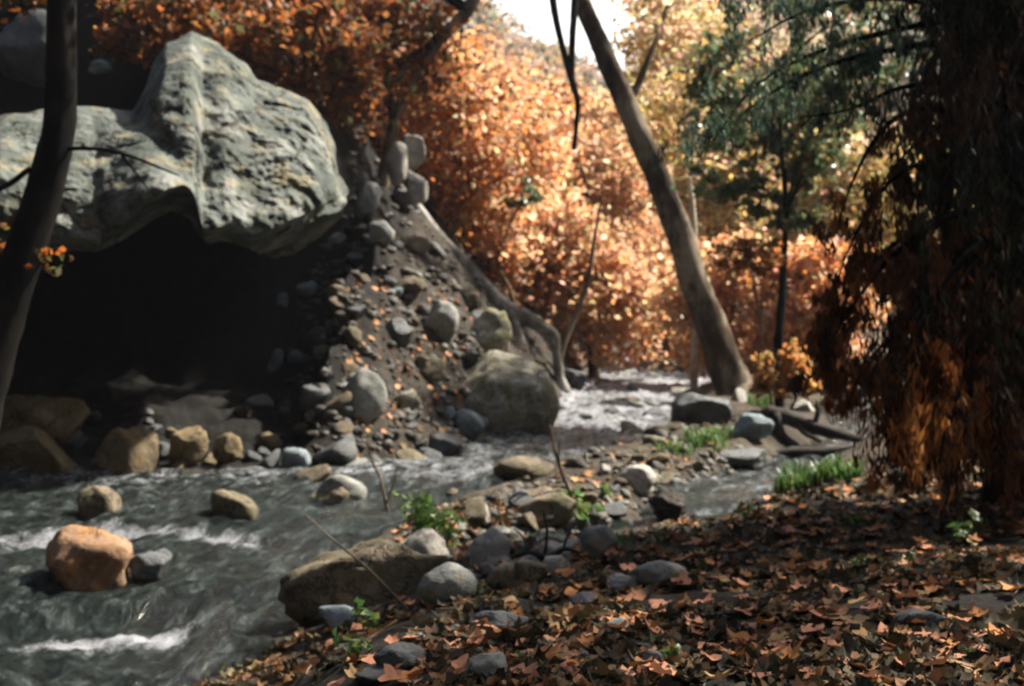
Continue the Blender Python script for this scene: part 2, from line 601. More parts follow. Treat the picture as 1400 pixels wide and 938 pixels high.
def palette(n, cols, weights=None, jit=.18, rng=RNG):
    cols = np.array(cols)
    i = rng.choice(len(cols), n, p=None if weights is None else np.array(weights) / np.sum(weights))
    c = cols[i] * (1 + rng.normal(0, jit, (n, 1))) * (1 + rng.normal(0, .05, (n, 3)))
    return np.clip(c, .004, .72)


# ------------------------------------------------------------------ ground
def build_ground():
    fine = np.radians(np.linspace(-27, 27, 520))
    rest = np.radians(np.concatenate([np.linspace(-180, -28, 60), ]))
    rest2 = np.radians(np.linspace(28, 180, 60))
    th = np.concatenate([rest, fine, rest2])
    r = np.concatenate([np.linspace(.3, 3, 8), np.exp(np.linspace(math.log(3.1), math.log(60), 430)), np.exp(np.linspace(math.log(61), math.log(420), 60))])
    T, Rr = np.meshgrid(th, r)
    x = Rr * np.sin(T)
    y = Rr * np.cos(T)
    yy = np.maximum(y, 2.0)
    z = H(x.ravel(), yy.ravel()).reshape(x.shape)
    # unseen canyon wall added behind the viewpoint to block low sky light
    z = z + np.clip(np.maximum(-3 - y, 0) * .95, 0, 34) * (1 + .15 * n2(x, y, .08, 61))
    nr, nt_ = x.shape
    idx = np.arange(nr * nt_).reshape(nr, nt_)
    f = np.stack([idx[:-1, :-1], idx[:-1, 1:], idx[1:, 1:], idx[1:, :-1]], -1).reshape(-1, 4)
    X, Y = x.ravel(), yy.ravel()
    dl, dr = sdf(X, Y)
    near = sstep(12.8, 10.3, Y - .28 * (X - .2))
    bed = np.array((.045, .045, .035))
    soil = np.array((.026, .022, .017))
    bar = np.array((.065, .052, .036))
    slope = np.array((.05, .042, .032))
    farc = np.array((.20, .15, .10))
    nz = n2(X, Y, .6, 77)[:, None]
    rightc = soil * near[:, None] + bar * (1 - near[:, None])
    col = np.where((dl > 0)[:, None], slope * (1 + .5 * nz), np.where((dr > 0)[:, None], rightc * (1 + .4 * nz), bed))
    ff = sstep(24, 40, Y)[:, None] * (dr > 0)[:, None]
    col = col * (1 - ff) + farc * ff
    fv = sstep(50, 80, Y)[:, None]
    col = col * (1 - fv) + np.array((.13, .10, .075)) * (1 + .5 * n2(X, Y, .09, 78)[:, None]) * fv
    # earth under the overhang and on the slope above, darkened to imitate shade
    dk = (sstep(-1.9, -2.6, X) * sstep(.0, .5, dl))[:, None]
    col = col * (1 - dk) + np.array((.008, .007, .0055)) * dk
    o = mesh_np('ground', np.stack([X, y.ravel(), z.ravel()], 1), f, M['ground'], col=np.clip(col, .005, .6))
    o['kind'] = 'structure'
    return o


def ledge(x):
    return 10.75 + .22 * np.sin(x * 1.9 + .6) + .1 * np.sin(x * 5)


def water_z(x, y):
    w = zw(y)
    # the low ledge at the lower left, and a second drop above it
    l1 = sstep(-1.9, -2.7, x)
    w = w - .16 * l1 * sstep(ledge(x) + .1, ledge(x) - .12, y)
    l2 = 13.0 + .35 * np.sin(x * 1.3)
    w = w - .1 * l1 * sstep(l2 + .12, l2 - .15, y)
    return w


def build_water():
    ys = np.concatenate([np.arange(5.5, 16, .045), np.arange(16, 30, .07), np.arange(30, 62, .16)])
    rows = []
    us = np.linspace(-1, 1, 230)
    xl = np.interp(ys, LEFT[:, 1], LEFT[:, 0]) - .5
    xl = np.maximum(xl, -9.5)
    xr = np.interp(ys, RIGHT[:, 1], RIGHT[:, 0]) + .5
    U, _ = np.meshgrid(us, ys)
    xs = xl[:, None] * (1 - U) / 2 + xr[:, None] * (1 + U) / 2
    Yg = np.repeat(ys[:, None], len(us), 1)
    xs2 = []
    cx = np.interp(ys[(ys > 12.2) & (ys < 36)], CHAN[:, 1], CHAN[:, 0])
    yc = ys[(ys > 12.2) & (ys < 36)]
    uc = np.linspace(-1.25, 1.25, 50)
    xc = cx[:, None] + uc[None] * 1.15
    Yc = np.repeat(yc[:, None], len(uc), 1)
    allv, allf, uvs, foam_sheen, base = [], [], [], [], 0
    for (x, y) in ((xs, Yg), (xc, Yc)):
        main = x is xs
        mid = np.interp(y, RIGHT[:, 1], RIGHT[:, 0])
        rough = sstep(8.5, 15, y)
        tur = n2((x - mid) * 1.6, y * .75, 1.0, 41, 5)
        tur2 = n2((x - mid) * 1.6, y * .75, 3.1, 45, 4)
        z = water_z(x, y) + tur * .085 + tur2 * .05 + n2((x - mid) * 1.3, y * .9, 7.0, 47, 3) * .016
        if not main:
            z = z + .004 - .06
        fo = np.full(x.shape, -.24) + .16 * sstep(11.2, 12.5, y) + .3 * sstep(14, 17, y) + .2 * sstep(20, 27, y)  # upstream rise adds painted pale sky reflection to real foam
        l1 = sstep(-1.9, -2.7, x)
        d = ledge(x) - y
        fo = fo + .72 * np.exp(-((d - .62 - .1 * np.sin(x * 3.1)) / .3) ** 2) * (1 + .3 * n2(x, y, 3, 57, 3)) * sstep(-4.3, -3.4, x) * sstep(-2.3, -2.9, x)
        fo = fo + .2 * np.exp(-((d - 0.0) / .15) ** 2) * l1
        d2 = 13.0 + .35 * np.sin(x * 1.3) - y
        fo = fo + .45 * np.exp(-((d2 - .1) / .25) ** 2) * l1
        fo = fo + .12 * n2(x, y, .6, 55, 3)
        if not main:
            fo = fo * 0 + .12 + .1 * n2(x, y, 2, 56, 2)  # side channel paled to stand in for reflected sky
        n_r, n_c = x.shape
        idx = np.arange(n_r * n_c).reshape(n_r, n_c) + base
        allf.append(np.stack([idx[:-1, :-1], idx[:-1, 1:], idx[1:, 1:], idx[1:, :-1]], -1).reshape(-1, 4))
        allv.append(np.stack([x.ravel(), y.ravel(), z.ravel()], 1))
        uvs.append(np.stack([(x - mid).ravel(), y.ravel()], 1))
        foam_sheen.append(fo.ravel())
        base += n_r * n_c
    for i, nm in enumerate(('creek_water', 'side_channel_water')):
        f = allf[i] - (0 if i == 0 else len(allv[0]))
        o = mesh_np(nm, allv[i], f, M['water'], attr={'foam_sheen': foam_sheen[i]}, uv=uvs[i])
        o['kind'] = 'structure'


# ------------------------------------------------------------------ rocks
_ICO = {}


def ico(sub):
    if sub not in _ICO:
        bm = bmesh.new()
        bmesh.ops.create_icosphere(bm, subdivisions=sub, radius=1)
        bm.verts.ensure_lookup_table()
        v = np.array([tuple(q.co) for q in bm.verts])
        f = np.array([[q.index for q in fc.verts] for fc in bm.faces])
        bm.free()
        _ICO[sub] = (v, f)
    return _ICO[sub]


def rock_shape(seed, sub=4, square=.35, facets=7, rough=.1, cut=.78):
    v, f = ico(sub)
    rng = np.random.default_rng(seed)
    u = v.copy()
    # towards a box, then planed by random facets, then weathered
    e = 1 + square
    nrm = (np.abs(u) ** (2 * e)).sum(1) ** (1 / (2 * e))
    u = u / nrm[:, None]
    u = u * (1 + .10 * fbm(u * .9 + seed * 1.7, seed + 3, 2))[:, None]
    for _ in range(facets):
        n = rng.normal(size=3)
        n /= np.linalg.norm(n)
        c = rng.uniform(cut - .22, .93)
        d = u @ n
        over = np.maximum(d - c, 0)
        u = u - n[None] * (over * .9)[:, None]
    d = fbm(u * 1.6 + seed * 3.1, seed, 5, .55)
    u = u * (1 + rough * d + .022 * fbm(u * 6 + seed, seed + 9, 3))[:, None]
    return u, f


def rock(name, px, py, wpx, hpx, mat, label, seed, dep=None, depth_ratio=.8, tilt=0, yaw=0, square=.35, facets=7, rough=.1, sub=4, sink=.3, cut=.78, group=None, lo=3.0):
    """a stone whose foot shows at photo pixel (px, py) on the ground, wpx x hpx photo pixels large"""
    if dep is None:
        b = hit(px, py, lo)
    else:
        b = P(px, py, dep)
    s = b.y / F
    u, f = rock_shape(seed, sub, square, facets, rough, cut)
    u = u / np.abs(u).max(0)
    ca, sa = math.cos(yaw), math.sin(yaw)
    w, h = wpx * s / 2, hpx * s / 2 * (1 + sink)
    dpt = w * depth_ratio
    u = u @ np.array([[ca, sa, 0], [-sa, ca, 0], [0, 0, 1]])
    u = u * np.array([w, dpt, h])
    ct, st = math.cos(tilt), math.sin(tilt)
    u = u @ np.array([[ct, 0, -st], [0, 1, 0], [st, 0, ct]])
    o = mesh_np(name, u, f, M[mat])
    o.location = (b.x, b.y + dpt * .5, b.z + hpx * s / 2 * (1 - sink))
    return tag(o, label, 'rock' if name != 'boulder' else 'boulder', group)


def build_great_boulder():
    top = [(-160, 200), (-60, 172), (0, 160), (60, 150), (105, 145), (150, 148), (180, 150), (200, 118), (215, 80), (226, 58), (262, 43), (300, 60), (338, 88), (350, 108), (385, 122), (420, 140), (445, 168), (457, 200), (461, 235), (477, 262)]
    bot = []
    lip = [(-160, 300), (0, 300), (60, 322), (100, 326), (130, 330), (165, 307), (200, 276), (230, 256), (252, 251), (268, 258), (275, 270), (266, 300), (262, 322), (290, 310), (310, 306), (340, 322), (365, 318), (400, 298), (435, 280), (460, 270), (477, 262)]
    tx, ty = np.array(top).T
    # lip as monotone function of px (the notch steepened slightly)
    lx = np.array([-160, 0, 60, 100, 130, 165, 200, 230, 252, 264, 270, 276, 292, 310, 340, 365, 400, 435, 460, 477], float)
    ly = np.array([300, 300, 322, 326, 330, 307, 276, 256, 251, 258, 280, 318, 312, 306, 322, 318, 298, 280, 270, 262], float)
    bx = np.array([-160, 60, 130, 170, 205, 235, 262, 280, 310, 340, 372, 400, 440, 463, 477], float)
    by = np.array([326, 340, 346, 327, 303, 290, 304, 334, 330, 340, 352, 350, 322, 302, 262], float)
    NU, NV = 260, 200
    U = np.linspace(-160, 476.5, NU)
    V = np.linspace(0, 1, NV)
    UU, VV = np.meshgrid(U, V)
    yt = np.interp(UU, tx, ty)
    yb = np.interp(UU, bx, by)
    yl = np.interp(UU, lx, ly)
    yl = np.minimum(np.maximum(yl, yt + 1), yb - .5)
    # rows: half over the lit face, half over the underside
    PYg = np.where(VV < .6, yt + (yl - yt) * (VV / .6), yl + (yb - yl) * ((VV - .6) / .4))
    upd = np.maximum(yl - PYg, 0)
    dnd = np.maximum(PYg - yl, 0)
    s0 = 15.6 / F
    from_lip = np.convolve(np.pad(np.interp(U, lx, ly), 45, mode='edge'), np.ones(91) / 91, 'valid')
    wgt = sstep(8, 100, dnd)
    dne = dnd * (1 - wgt) + np.maximum(PYg - from_lip[None, :], 0) * wgt
    deep = dne * s0 * 7.5
    deep = 8.6 * (1 - np.exp(-deep / 8.6))
    D = 15.4 + upd * s0 * 1.1 + .22 * (UU + 160) * s0 - .5 + deep
    # rounded shoulders: the face turns away near the outline
    et = np.maximum(PYg - yt, 0)
    D = D + .95 * np.exp(-et / 26.0)
    er = np.maximum(477 - UU, 0)
    D = D + (2.1 * np.exp(-er / 55.0) + .5 * np.exp(-er / 14.)) * (1 - .85 * sstep(0, 22, dnd))
    # left lobe stands a little further forward, with a crease between the lobes
    cx = np.interp(PYg, [140, 165, 240, 300], [178, 190, 262, 290])
    D = D - .35 * sstep(25, -60, UU - cx) * sstep(330, 250, PYg)
    D = D + .2 * np.exp(-((UU - cx) / 18.0) ** 2) * sstep(265, 235, PYg)
    # soft lip
    D = D + .12 * np.exp(-(np.abs(PYg - yl) / 9.0))
    pts = np.stack([(UU - HX) / F * D, D, EYE - (PYg - HY) / F * D], -1)
    q = pts.reshape(-1, 3)
    cob = fbm(q * 1.1, 5, 5, .55)
    cob2 = fbm(q * 4.0, 15, 4, .6)
    crack = np.abs(vnoise(q * np.array([1.0, .8, .6]) + 5 + .5 * cob2[:, None], 8))
    disp = .075 * cob + .05 * cob2 * (1 + sstep(280, 420, UU.ravel()) * .8) + .07 * np.exp(-(crack / .03) ** 2) * sstep(-.2, .3, vnoise(q * .9 + 9, 18))
    fade = np.clip(np.minimum(et / 12, er / 12), 0, 1).ravel()
    Dn = D + (disp * (.35 + .65 * fade)).reshape(D.shape)
    jx = (fbm(q * 2.2, 25, 3) * 3.0).reshape(D.shape)
    jy = (fbm(q * 2.2, 35, 3) * 3.0).reshape(D.shape)
    Ux, Py = UU + jx, PYg + jy
    pts = np.stack([(Ux - HX) / F * Dn, Dn, EYE - (Py - HY) / F * Dn], -1).reshape(-1, 3)
    # back: same outline, deeper
    Db = np.maximum(Dn + .3, 23.5 + .5 * fbm(q * .8, 45, 3).reshape(D.shape))
    Xb = (225 + (Ux - 225) * .8 - HX) / F * Db
    Zb = EYE - (270 + (Py - 270) * .8 - HY) / F * Db
    back = np.stack([Xb, Db, Zb], -1).reshape(-1, 3)
    n = NU * NV
    idx = np.arange(n).reshape(NV, NU)
    f1 = np.stack([idx[:-1, :-1], idx[1:, :-1], idx[1:, 1:], idx[:-1, 1:]], -1).reshape(-1, 4)
    f2 = f1[:, ::-1] + n
    rim = []
    loop = list(idx[0, :]) + list(idx[1:, -1]) + list(idx[-1, -2::-1]) + list(idx[-2:0:-1, 0])
    for a, b in zip(loop, loop[1:] + loop[:1]):
        rim.append((a, b, b + n, a + n))
    o = mesh_np('boulder', np.concatenate([pts, back]), [f1, f2, np.array(rim)], M['great'])
    # origin near its foot
    me = o.data
    org = Vector((-4.3, 17.0, 1.0))
    co = np.concatenate([pts, back]) - np.array(org)
    me.vertices.foreach_set('co', co.astype(np.float32).ravel())
    me.update()
    o.location = org
    tag(o, 'huge grey lichened boulder overhanging the black hollow at the left bank', 'boulder')


# ------------------------------------------------------------------ trees
ORANGE = [(.62, .235, .06), (.5, .17, .045), (.68, .33, .11), (.38, .13, .04), (.24, .10, .035)]
PEACH = [(.78, .41, .22), (.74, .33, .15), (.8, .5, .31), (.54, .24, .11), (.7, .4, .22), (.68, .4, .29), (.42, .31, .15)]
PINK = [(.66, .41, .29), (.74, .5, .33), (.55, .33, .23), (.42, .36, .19), (.64, .52, .3)]
RUSSET = [(.34, .12, .035), (.26, .085, .025), (.42, .18, .06), (.2, .075, .025), (.13, .06, .025), (.1, .1, .04)]
DULL = [(.36, .17, .08), (.45, .22, .10), (.28, .15, .08), (.5, .3, .15)]
YEL = [(.58, .42, .12), (.62, .4, .14), (.4, .34, .1), (.62, .33, .1), (.3, .28, .08)]
GREEN = [(.09, .14, .065), (.12, .18, .08), (.06, .10, .055), (.15, .18, .09)]
OLIVE = [(.14, .13, .045), (.2, .16, .06), (.09, .10, .035), (.3, .19, .07)]
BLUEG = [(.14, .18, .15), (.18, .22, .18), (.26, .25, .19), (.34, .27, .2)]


def crown_leaves(c, r, n, nclust, size, seed, flat=1.0, clr=.22):
    """clumpy leaf centres inside an ellipsoid; returns centres and clump centres"""
    rng = np.random.default_rng(seed)
    k = nclust * 3
    u = rng.normal(size=(k, 3))
    u /= np.linalg.norm(u, axis=1)[:, None]
    u *= (rng.uniform(.12, 1, (k, 1)) ** .42)
    keep = fbm(u * 1.5 + seed, seed, 3) > -.25
    u = u[keep][:nclust]
    u *= (1 + .22 * fbm(u * 2 + seed * 2, seed + 4, 2))[:, None]
    cl = u * np.array(r) + np.array(c)
    w = rng.uniform(.4, 1.6, len(cl))
    i = rng.choice(len(cl), n, p=w / w.sum())
    rr = np.mean(r) * clr
    d = rng.normal(size=(n, 3)) * rr * (.45 + .55 * rng.random((n, 1))) * np.array([1, 1, .62])
    return cl[i] + d, cl, i


def tree(name, base, crown, n, cols, seed, label, cat, size=.2, nclust=60, trunk_r=.16, bark='bark_brown', mat='leaf', weights=None, limbs=16, trunk_pts=None, group=None, shape='kite', extra=None, clr=.22, lean=(0, 0)):
    """base: foot point; crown: (centre, radii)"""
    rng = np.random.default_rng(seed)
    base = Vector(base)
    e = empty(name, base, label, cat, group)
    cen, cl, ci = crown_leaves(crown[0], crown[1], n, nclust, size, seed, clr=clr)
    if extra:
        for (c2, r2, n2_, k2) in extra:
            a, b, i2 = crown_leaves(c2, r2, n2_, k2, size, seed + 50, clr=clr)
            ci = np.concatenate([ci, i2 + len(cl)])
            cen = np.concatenate([cen, a]); cl = np.concatenate([cl, b])
    n = len(cen)
    # clumps differ in hue as branches do
    cc = palette(n, cols, weights, .16, rng)
    cj = 1 + rng.normal(0, .16, (len(cl), 1))
    cc = np.clip(cc * cj[ci], .004, .72)
    t = Tubes()
    cz = Vector(crown[0])
    if trunk_pts is None:
        mid = base.lerp(cz, .5) + Vector((rng.normal() * .25, rng.normal() * .25, 0))
        trunk_pts = [base - Vector((0, 0, .3)), base.lerp(mid, .5), mid, cz, cz + Vector((rng.normal() * .2, 0, crown[1][2] * .6))]
        rad = [trunk_r * 1.25, trunk_r, trunk_r * .8, trunk_r * .5, trunk_r * .12]
    else:
        rad = [trunk_r * (1.15 - .85 * k / (len(trunk_pts) - 1)) for k in range(len(trunk_pts))]
    t.add(trunk_pts, rad, 9, .07, seed=seed)
    for k in range(min(limbs, len(cl))):
        tgt = Vector(cl[rng.integers(len(cl))])
        q = trunk_pts[-1 - (k % max(1, min(3, len(trunk_pts) - 2)))]
        q = Vector(q)
        m = q.lerp(tgt, .5) + Vector((rng.normal() * .15, rng.normal() * .15, abs(rng.normal()) * .25))
        t.add([q, m, tgt], [trunk_r * .38, trunk_r * .2, trunk_r * .06], 5, .05, 3)
    t.build('trunk', M[bark], e)
    sz = rng.uniform(.65, 1.35, n) * size
    leaves('crown', cen, sz, cc, M[mat], e, shape, R=rot_sun(n, rng, .95), org=base)
    return e


def px_tree(name, cx, cy, rx, ry, Y, n, cols, seed, label, cat='tree', size=.2, depth=.8, footx=None, foot_y=None, **k):
    s = Y / F
    c = P(cx, cy, Y)
    fx = c.x if footx is None else (footx - HX) / F * Y
    fy = foot_y or Y + .2
    b = Vector((fx, fy, h1(fx, fy)))
    return tree(name, b, (tuple(c), (rx * s, max(rx, ry) * s * depth, ry * s)), n, cols, seed, label, cat, size, **k)


# ------------------------------------------------------------------ build: setting
build_ground()
build_water()
build_great_boulder()

# ------------------------------------------------------------------ boulders and stones, one by one
rocks = [
    # px, foot py, w, h, mat, label, kwargs
    ('boulder', 491, 574, 74, 74, 'grey', 'round grey boulder lodged at the foot of the rubble slope', dict(square=.0, facets=4, rough=.06, tilt=.2)),
    ('boulder', 686, 596, 160, 116, 'mossy', 'largest mossy oval boulder, tilted, at the creek edge below the bent trunk', dict(square=.1, facets=6, tilt=.42, depth_ratio=.8, rough=.08)),
    ('boulder', 603, 462, 52, 52, 'grey', 'rounded grey boulder on the slope, left of the two above the mossy oval boulder', dict(square=.1, facets=5)),
    ('boulder', 664, 482, 72, 62, 'mossy', 'pale rounded boulder perched directly above the mossy oval boulder', dict(square=.1, facets=5, tilt=.3)),
    ('rock', 640, 597, 44, 38, 'blue', 'small bluish-grey rock tucked against the left foot of the mossy oval boulder', dict(facets=9)),
    ('boulder', 896, 500, 62, 42, 'pale', 'pale boulder at the far bend of the creek, left of the leaning sycamore', dict(square=.1, lo=30)),
    ('rock', 672, 774, 62, 54, 'pale', 'squarish light rock with a flat front face right of the green bush', dict(square=.7, facets=9, cut=.7)),
    ('rock', 614, 826, 90, 54, 'grey', 'smooth grey dome-shaped rock in front of the long mossy rock', dict(square=.0, facets=4, rough=.05)),
    ('rock', 820, 760, 54, 42, 'grey', 'round grey rock at the left end of the side channel', dict(square=.1, facets=4)),
    ('rock', 872, 672, 56, 36, 'pale', 'pale rounded rock on the gravel bar above the root clump', dict(square=.1, facets=4)),
    ('rock', 738, 716, 104, 48, 'brown', 'long tan layered slab on the gravel bar beside the creek', dict(square=.8, facets=8, tilt=-.14, cut=.75)),
    ('rock', 902, 800, 84, 36, 'grey', 'flat grey slab half buried in orange leaves on the bank', dict(square=.3, facets=8, depth_ratio=.7)),
    ('rock', 852, 812, 50, 22, 'grey', 'thin pale slab lying against the left of the flat grey slab', dict(facets=9)),
    ('rock', 716, 655, 86, 30, 'brown', 'low brown rock with water running past at the right edge of the rapids', dict(square=.1)),
    ('rock', 456, 694, 72, 30, 'brown', 'low rounded mossy rock awash in the middle of the creek', dict(square=.1, facets=4)),
    ('rock', 318, 714, 66, 46, 'brown', 'upright olive-brown block standing in the creek', dict(square=.6)),
    ('rock', 131, 711, 58, 46, 'brown', 'rounded rock in the dark water left of the olive-brown block', dict(square=.2)),
    ('rock', 112, 796, 126, 68, 'orange', 'angular rust-orange rock standing in the creek at the lower left', dict(square=1.6, facets=3, tilt=.1, yaw=.25, cut=1.0, sink=.6, rough=.11)),
    ('rock', 52, 596, 124, 64, 'yellow', 'ochre ledge rock at the water line under the overhang, upper one', dict(square=.6, facets=8, dep=17.6, cut=.72)),
    ('rock', 36, 655, 118, 84, 'yellow', 'sunlit ochre block at the water line, lowest left under the huge boulder', dict(square=.7, facets=9, dep=16.3, cut=.75)),
    ('rock', 168, 645, 98, 62, 'yellow', 'broken ochre rock at the water line right of the ochre block', dict(square=.4, facets=10, dep=16.6, cut=.66)),
    ('rock', 255, 632, 60, 48, 'yellow', 'dim ochre stone under the overhang, second from its right end', dict(square=.4, facets=10, dep=16.9, cut=.68)),
    ('rock', 310, 632, 46, 40, 'yellow', 'dim ochre stone at the right end of the row under the overhang', dict(square=.4, facets=9, dep=16.9)),
    ('rock', 385, 425, 17, 20, 'blue', 'small pale blue stone on the slope beside the hollow, uppermost of three', dict(sub=3, lo=15)),
    ('rock', 377, 511, 18, 34, 'blue', 'slim upright pale blue stone beside the hollow, middle of three', dict(sub=3, tilt=.4, lo=15)),
    ('rock', 356, 560, 44, 20, 'blue', 'flat pale blue stone beside the hollow, lowest of three', dict(sub=3, lo=15)),
    ('rock', 1030, 604, 64, 40, 'blue', 'blue-grey rock beside the driftwood under the leaning sycamore', dict(square=.3)),
    ('rock', 962, 578, 86, 40, 'dark', 'dark flat-topped rock at the foot of the leaning sycamore', dict(square=.3)),
    ('rock', 900, 640, 34, 20, 'yellow', 'small tan rock in the cobbles right of the pale rounded rock', dict(sub=3)),
    ('rock', 1010, 640, 96, 24, 'dark', 'long low dark rock between the gravel bar and the side channel', dict()),
    ('rock', 725, 800, 50, 34, 'brown', 'brown cobble right of the grey dome-shaped rock', dict(sub=3)),
    ('rock', 690, 805, 48, 34, 'brown', 'dull brown stone touching the right of the grey dome-shaped rock', dict(sub=3)),
    ('rock', 762, 786, 40, 26, 'mossy', 'small mottled stone below the root tangle', dict(sub=3)),
    ('rock', 562, 212, 40, 30, 'pale', 'whitish rock high on the slope beside the arching limb, right one', dict(dep=27.5, sink=.7, square=.5)),
    ('rock', 540, 228, 34, 36, 'pale', 'whitish rock high on the slope beside the arching limb, left one', dict(dep=27, sink=.7, square=.5)),
    ('rock', 570, 262, 30, 30, 'pale', 'whitish rock high on the slope, lowest of the pale three', dict(dep=26.6, sink=.7, square=.5)),
    ('rock', 680, 866, 90, 26, 'dark', 'flat dark slate-like stone among the leaves left of the bank centre', dict(depth_ratio=.6)),
    ('rock', 802, 834, 50, 24, 'dark', 'small dark block in the leaves below the thin pale slab', dict(sub=3, square=.6)),
    ('rock', 1262, 862, 76, 26, 'dark', 'dark flat stone on the shaded right of the bank', dict(depth_ratio=.7)),
    ('rock', 545, 924, 76, 40, 'dark', 'large dark stone at the bottom edge, left of the bank', dict()),
    ('rock', 664, 936, 60, 36, 'grey', 'grey stone at the bottom edge among pink leaves', dict()),
    ('rock', 846, 868, 40, 24, 'grey', 'small grey stone alone amid the leaf litter', dict(sub=3)),
    ('rock', 560, 408, 44, 30, 'brown', 'brown blocky rock on the slope left of the rounded grey boulder', dict(square=.5)),
    ('rock', 436, 480, 36, 28, 'dark', 'dark angular rock on the slope above the round grey boulder', dict(square=.5)),
    ('rock', 540, 470, 48, 34, 'dark', 'dark broken rock mid slope between the round and the rounded grey boulders', dict(square=.5)),
    ('rock', 584, 520, 50, 36, 'brown', 'earthy brown rock left of the mossy oval boulder', dict(square=.4)),
    ('rock', 556, 560, 44, 28, 'mossy', 'mottled rock at the slope foot between the round grey and the mossy oval boulder', dict()),
    ('rock', 430, 560, 46, 34, 'dark', 'dark rock left of the round grey boulder', dict(square=.4)),
    ('rock', 520, 330, 40, 30, 'grey', 'grey rock high on the rubble slope below the bent trunk top', dict()),
    ('rock', 640, 420, 40, 24, 'brown', 'brown rock against the underside of the bent trunk', dict()),
    ('rock', 500, 290, 44, 40, 'grey', 'grey rock jutting from the slope just right of the huge boulder tip', dict(square=.4)),
    ('rock', 30, 100, 110, 90, 'dark', 'dark grey outcrop above the huge boulder at the left edge of the picture', dict(dep=24.5, square=.6)),
    ('rock', 134, 96, 34, 16, 'blue', 'small pale flat stone in the shade above the huge boulder', dict(dep=23.5, sub=3)),
    ('rock', 928, 512, 70, 26, 'brown', 'brown low rock at the far bend right of the pale boulder', dict(lo=30)),
    ('rock', 782, 530, 40, 26, 'dark', 'dark rock at the creek edge by the foot of the bent trunk', dict()),
    ('rock', 860, 556, 36, 16, 'brown', 'brown rock breaking the surface in the far rapids', dict(sub=3)),
    ('rock', 898, 574, 44, 16, 'dark', 'dark low rock at the right edge of the far rapids', dict(sub=3)),
    ('rock', 402, 640, 44, 26, 'blue', 'bluish stone at the water line where the hollow ends', dict(sub=3)),
    ('rock', 205, 790, 60, 44, 'dark', 'wet dark rock right of the rust-orange rock with water sliding over it', dict(sub=4, sink=.35)),
    ('rock', 462, 860, 60, 30, 'blue', 'small bluish stone at the water edge below the long mossy rock', dict(sub=3)),
]
for i, (nm, px, py, w, h, mt, lab, kw) in enumerate(rocks):
    if kw is None:
        continue
    rock(nm, px, py, w, h, mt, lab, 100 + i * 7, **kw)

# the long mossy rock on the near shore: a tilted slab with a broken pale end
rock('boulder', 500, 828, 240, 84, 'brown', 'long brown mossy rock lying like a log along the near shore', 611, square=.9, facets=16, cut=.88, tilt=-.4, depth_ratio=.36, rough=.15, sink=.5)
rock('rock', 574, 790, 80, 62, 'pale', 'pale squarish broken block at the right end of the long mossy rock', 613, square=.8, facets=9, cut=.8, tilt=-.2)

# countable stones of the slope and the bar, copied from a few shapes
proto = {}
for k, mt in enumerate(('grey', 'pale', 'blue', 'brown', 'dark', 'mossy', 'yellow')):
    for v in range(3):
        u, f = rock_shape(900 + k * 10 + v, 3, .3, 9, .12, .68)
        me_o = mesh_np('stone', u, f, M[mt])
        proto[(mt, v)] = me_o.data
        bpy.data.objects.remove(me_o)


def scatter(n, region, mts, size, label, group, seed, name='stone', sink=.42, wt=None):
    rng = random.Random(seed)
    done = 0
    tries = 0
    while done < n and tries < n * 40:
        tries += 1
        q = region(rng)
        if q is None:
            continue
        mt = rng.choices(mts, wt)[0]
        o = bpy.data.objects.new(name, proto[(mt, rng.randrange(3))])
        C.objects.link(o)
        s = size[0] * (size[1] / size[0]) ** (rng.random() ** 1.7)
        o.scale = (s * rng.uniform(.8, 1.3), s * rng.uniform(.8, 1.3), s * rng.uniform(.5, .95))
        o.rotation_euler = (rng.uniform(-.5, .5), rng.uniform(-.5, .5), rng.uniform(0, 6.28))
        o.location = (q.x, q.y, q.z + o.scale.z * (.6 - sink))
        cn = {'grey': 'grey', 'pale': 'pale', 'blue': 'bluish', 'brown': 'brown', 'dark': 'dark', 'mossy': 'mottled', 'yellow': 'ochre'}[mt]
        tag(o, label.format(cn), 'stone', group.format(cn))
        done += 1


def in_slope(x0, x1, y0, y1, fn=None):
    def g(rng):
        px, py = rng.uniform(x0, x1), rng.uniform(y0, y1)
        if fn and not fn(px, py):
            return None
        q = hit(px, py, 15)
        return q if q.y < 34 else None
    return g


def sil(px, py):                    # left of the slope's outline, right of the hollow
    return px < np.interp(py, [180, 330, 400, 480, 600], [540, 600, 680, 745, 760]) and px > np.interp(py, [180, 260, 330, 410, 600], [480, 480, 455, 405, 380])


scatter(40, in_slope(380, 620, 270, 430, sil), ['grey', 'pale', 'blue', 'brown', 'dark'], (.07, .3), '{} angular stone on the upper rubble slope between the huge boulder and the bent trunk', '{} stones on the upper rubble slope', 5, wt=[2, .4, .8, 3, 4])
scatter(60, in_slope(380, 740, 420, 600, sil), ['grey', 'pale', 'blue', 'brown', 'dark'], (.06, .24), '{} stone in the lower rubble slope above the creek', '{} stones on the lower rubble slope', 6, wt=[2, .4, .8, 3, 4])


def mouth_region(rng):
    px, py = rng.uniform(-20, 400), rng.uniform(545, 645)
    q = hit(px, py, 15)
    return q if q.y < 21 else None


scatter(34, mouth_region, ['dark', 'brown', 'yellow', 'dark'], (.1, .3), '{} stone on the dim floor at the mouth of the hollow', '{} stones at the mouth of the hollow', 7)


def bar_region(rng):
    px, py = rng.uniform(640, 1010), rng.uniform(575, 800)
    lo_ = np.interp(px, [640, 760, 860, 1010], [690, 640, 600, 560])
    hi_ = np.interp(px, [640, 760, 860, 1010], [800, 770, 700, 650])
    if py < lo_ or py > hi_:
        return None
    return hit(px, py, 9)


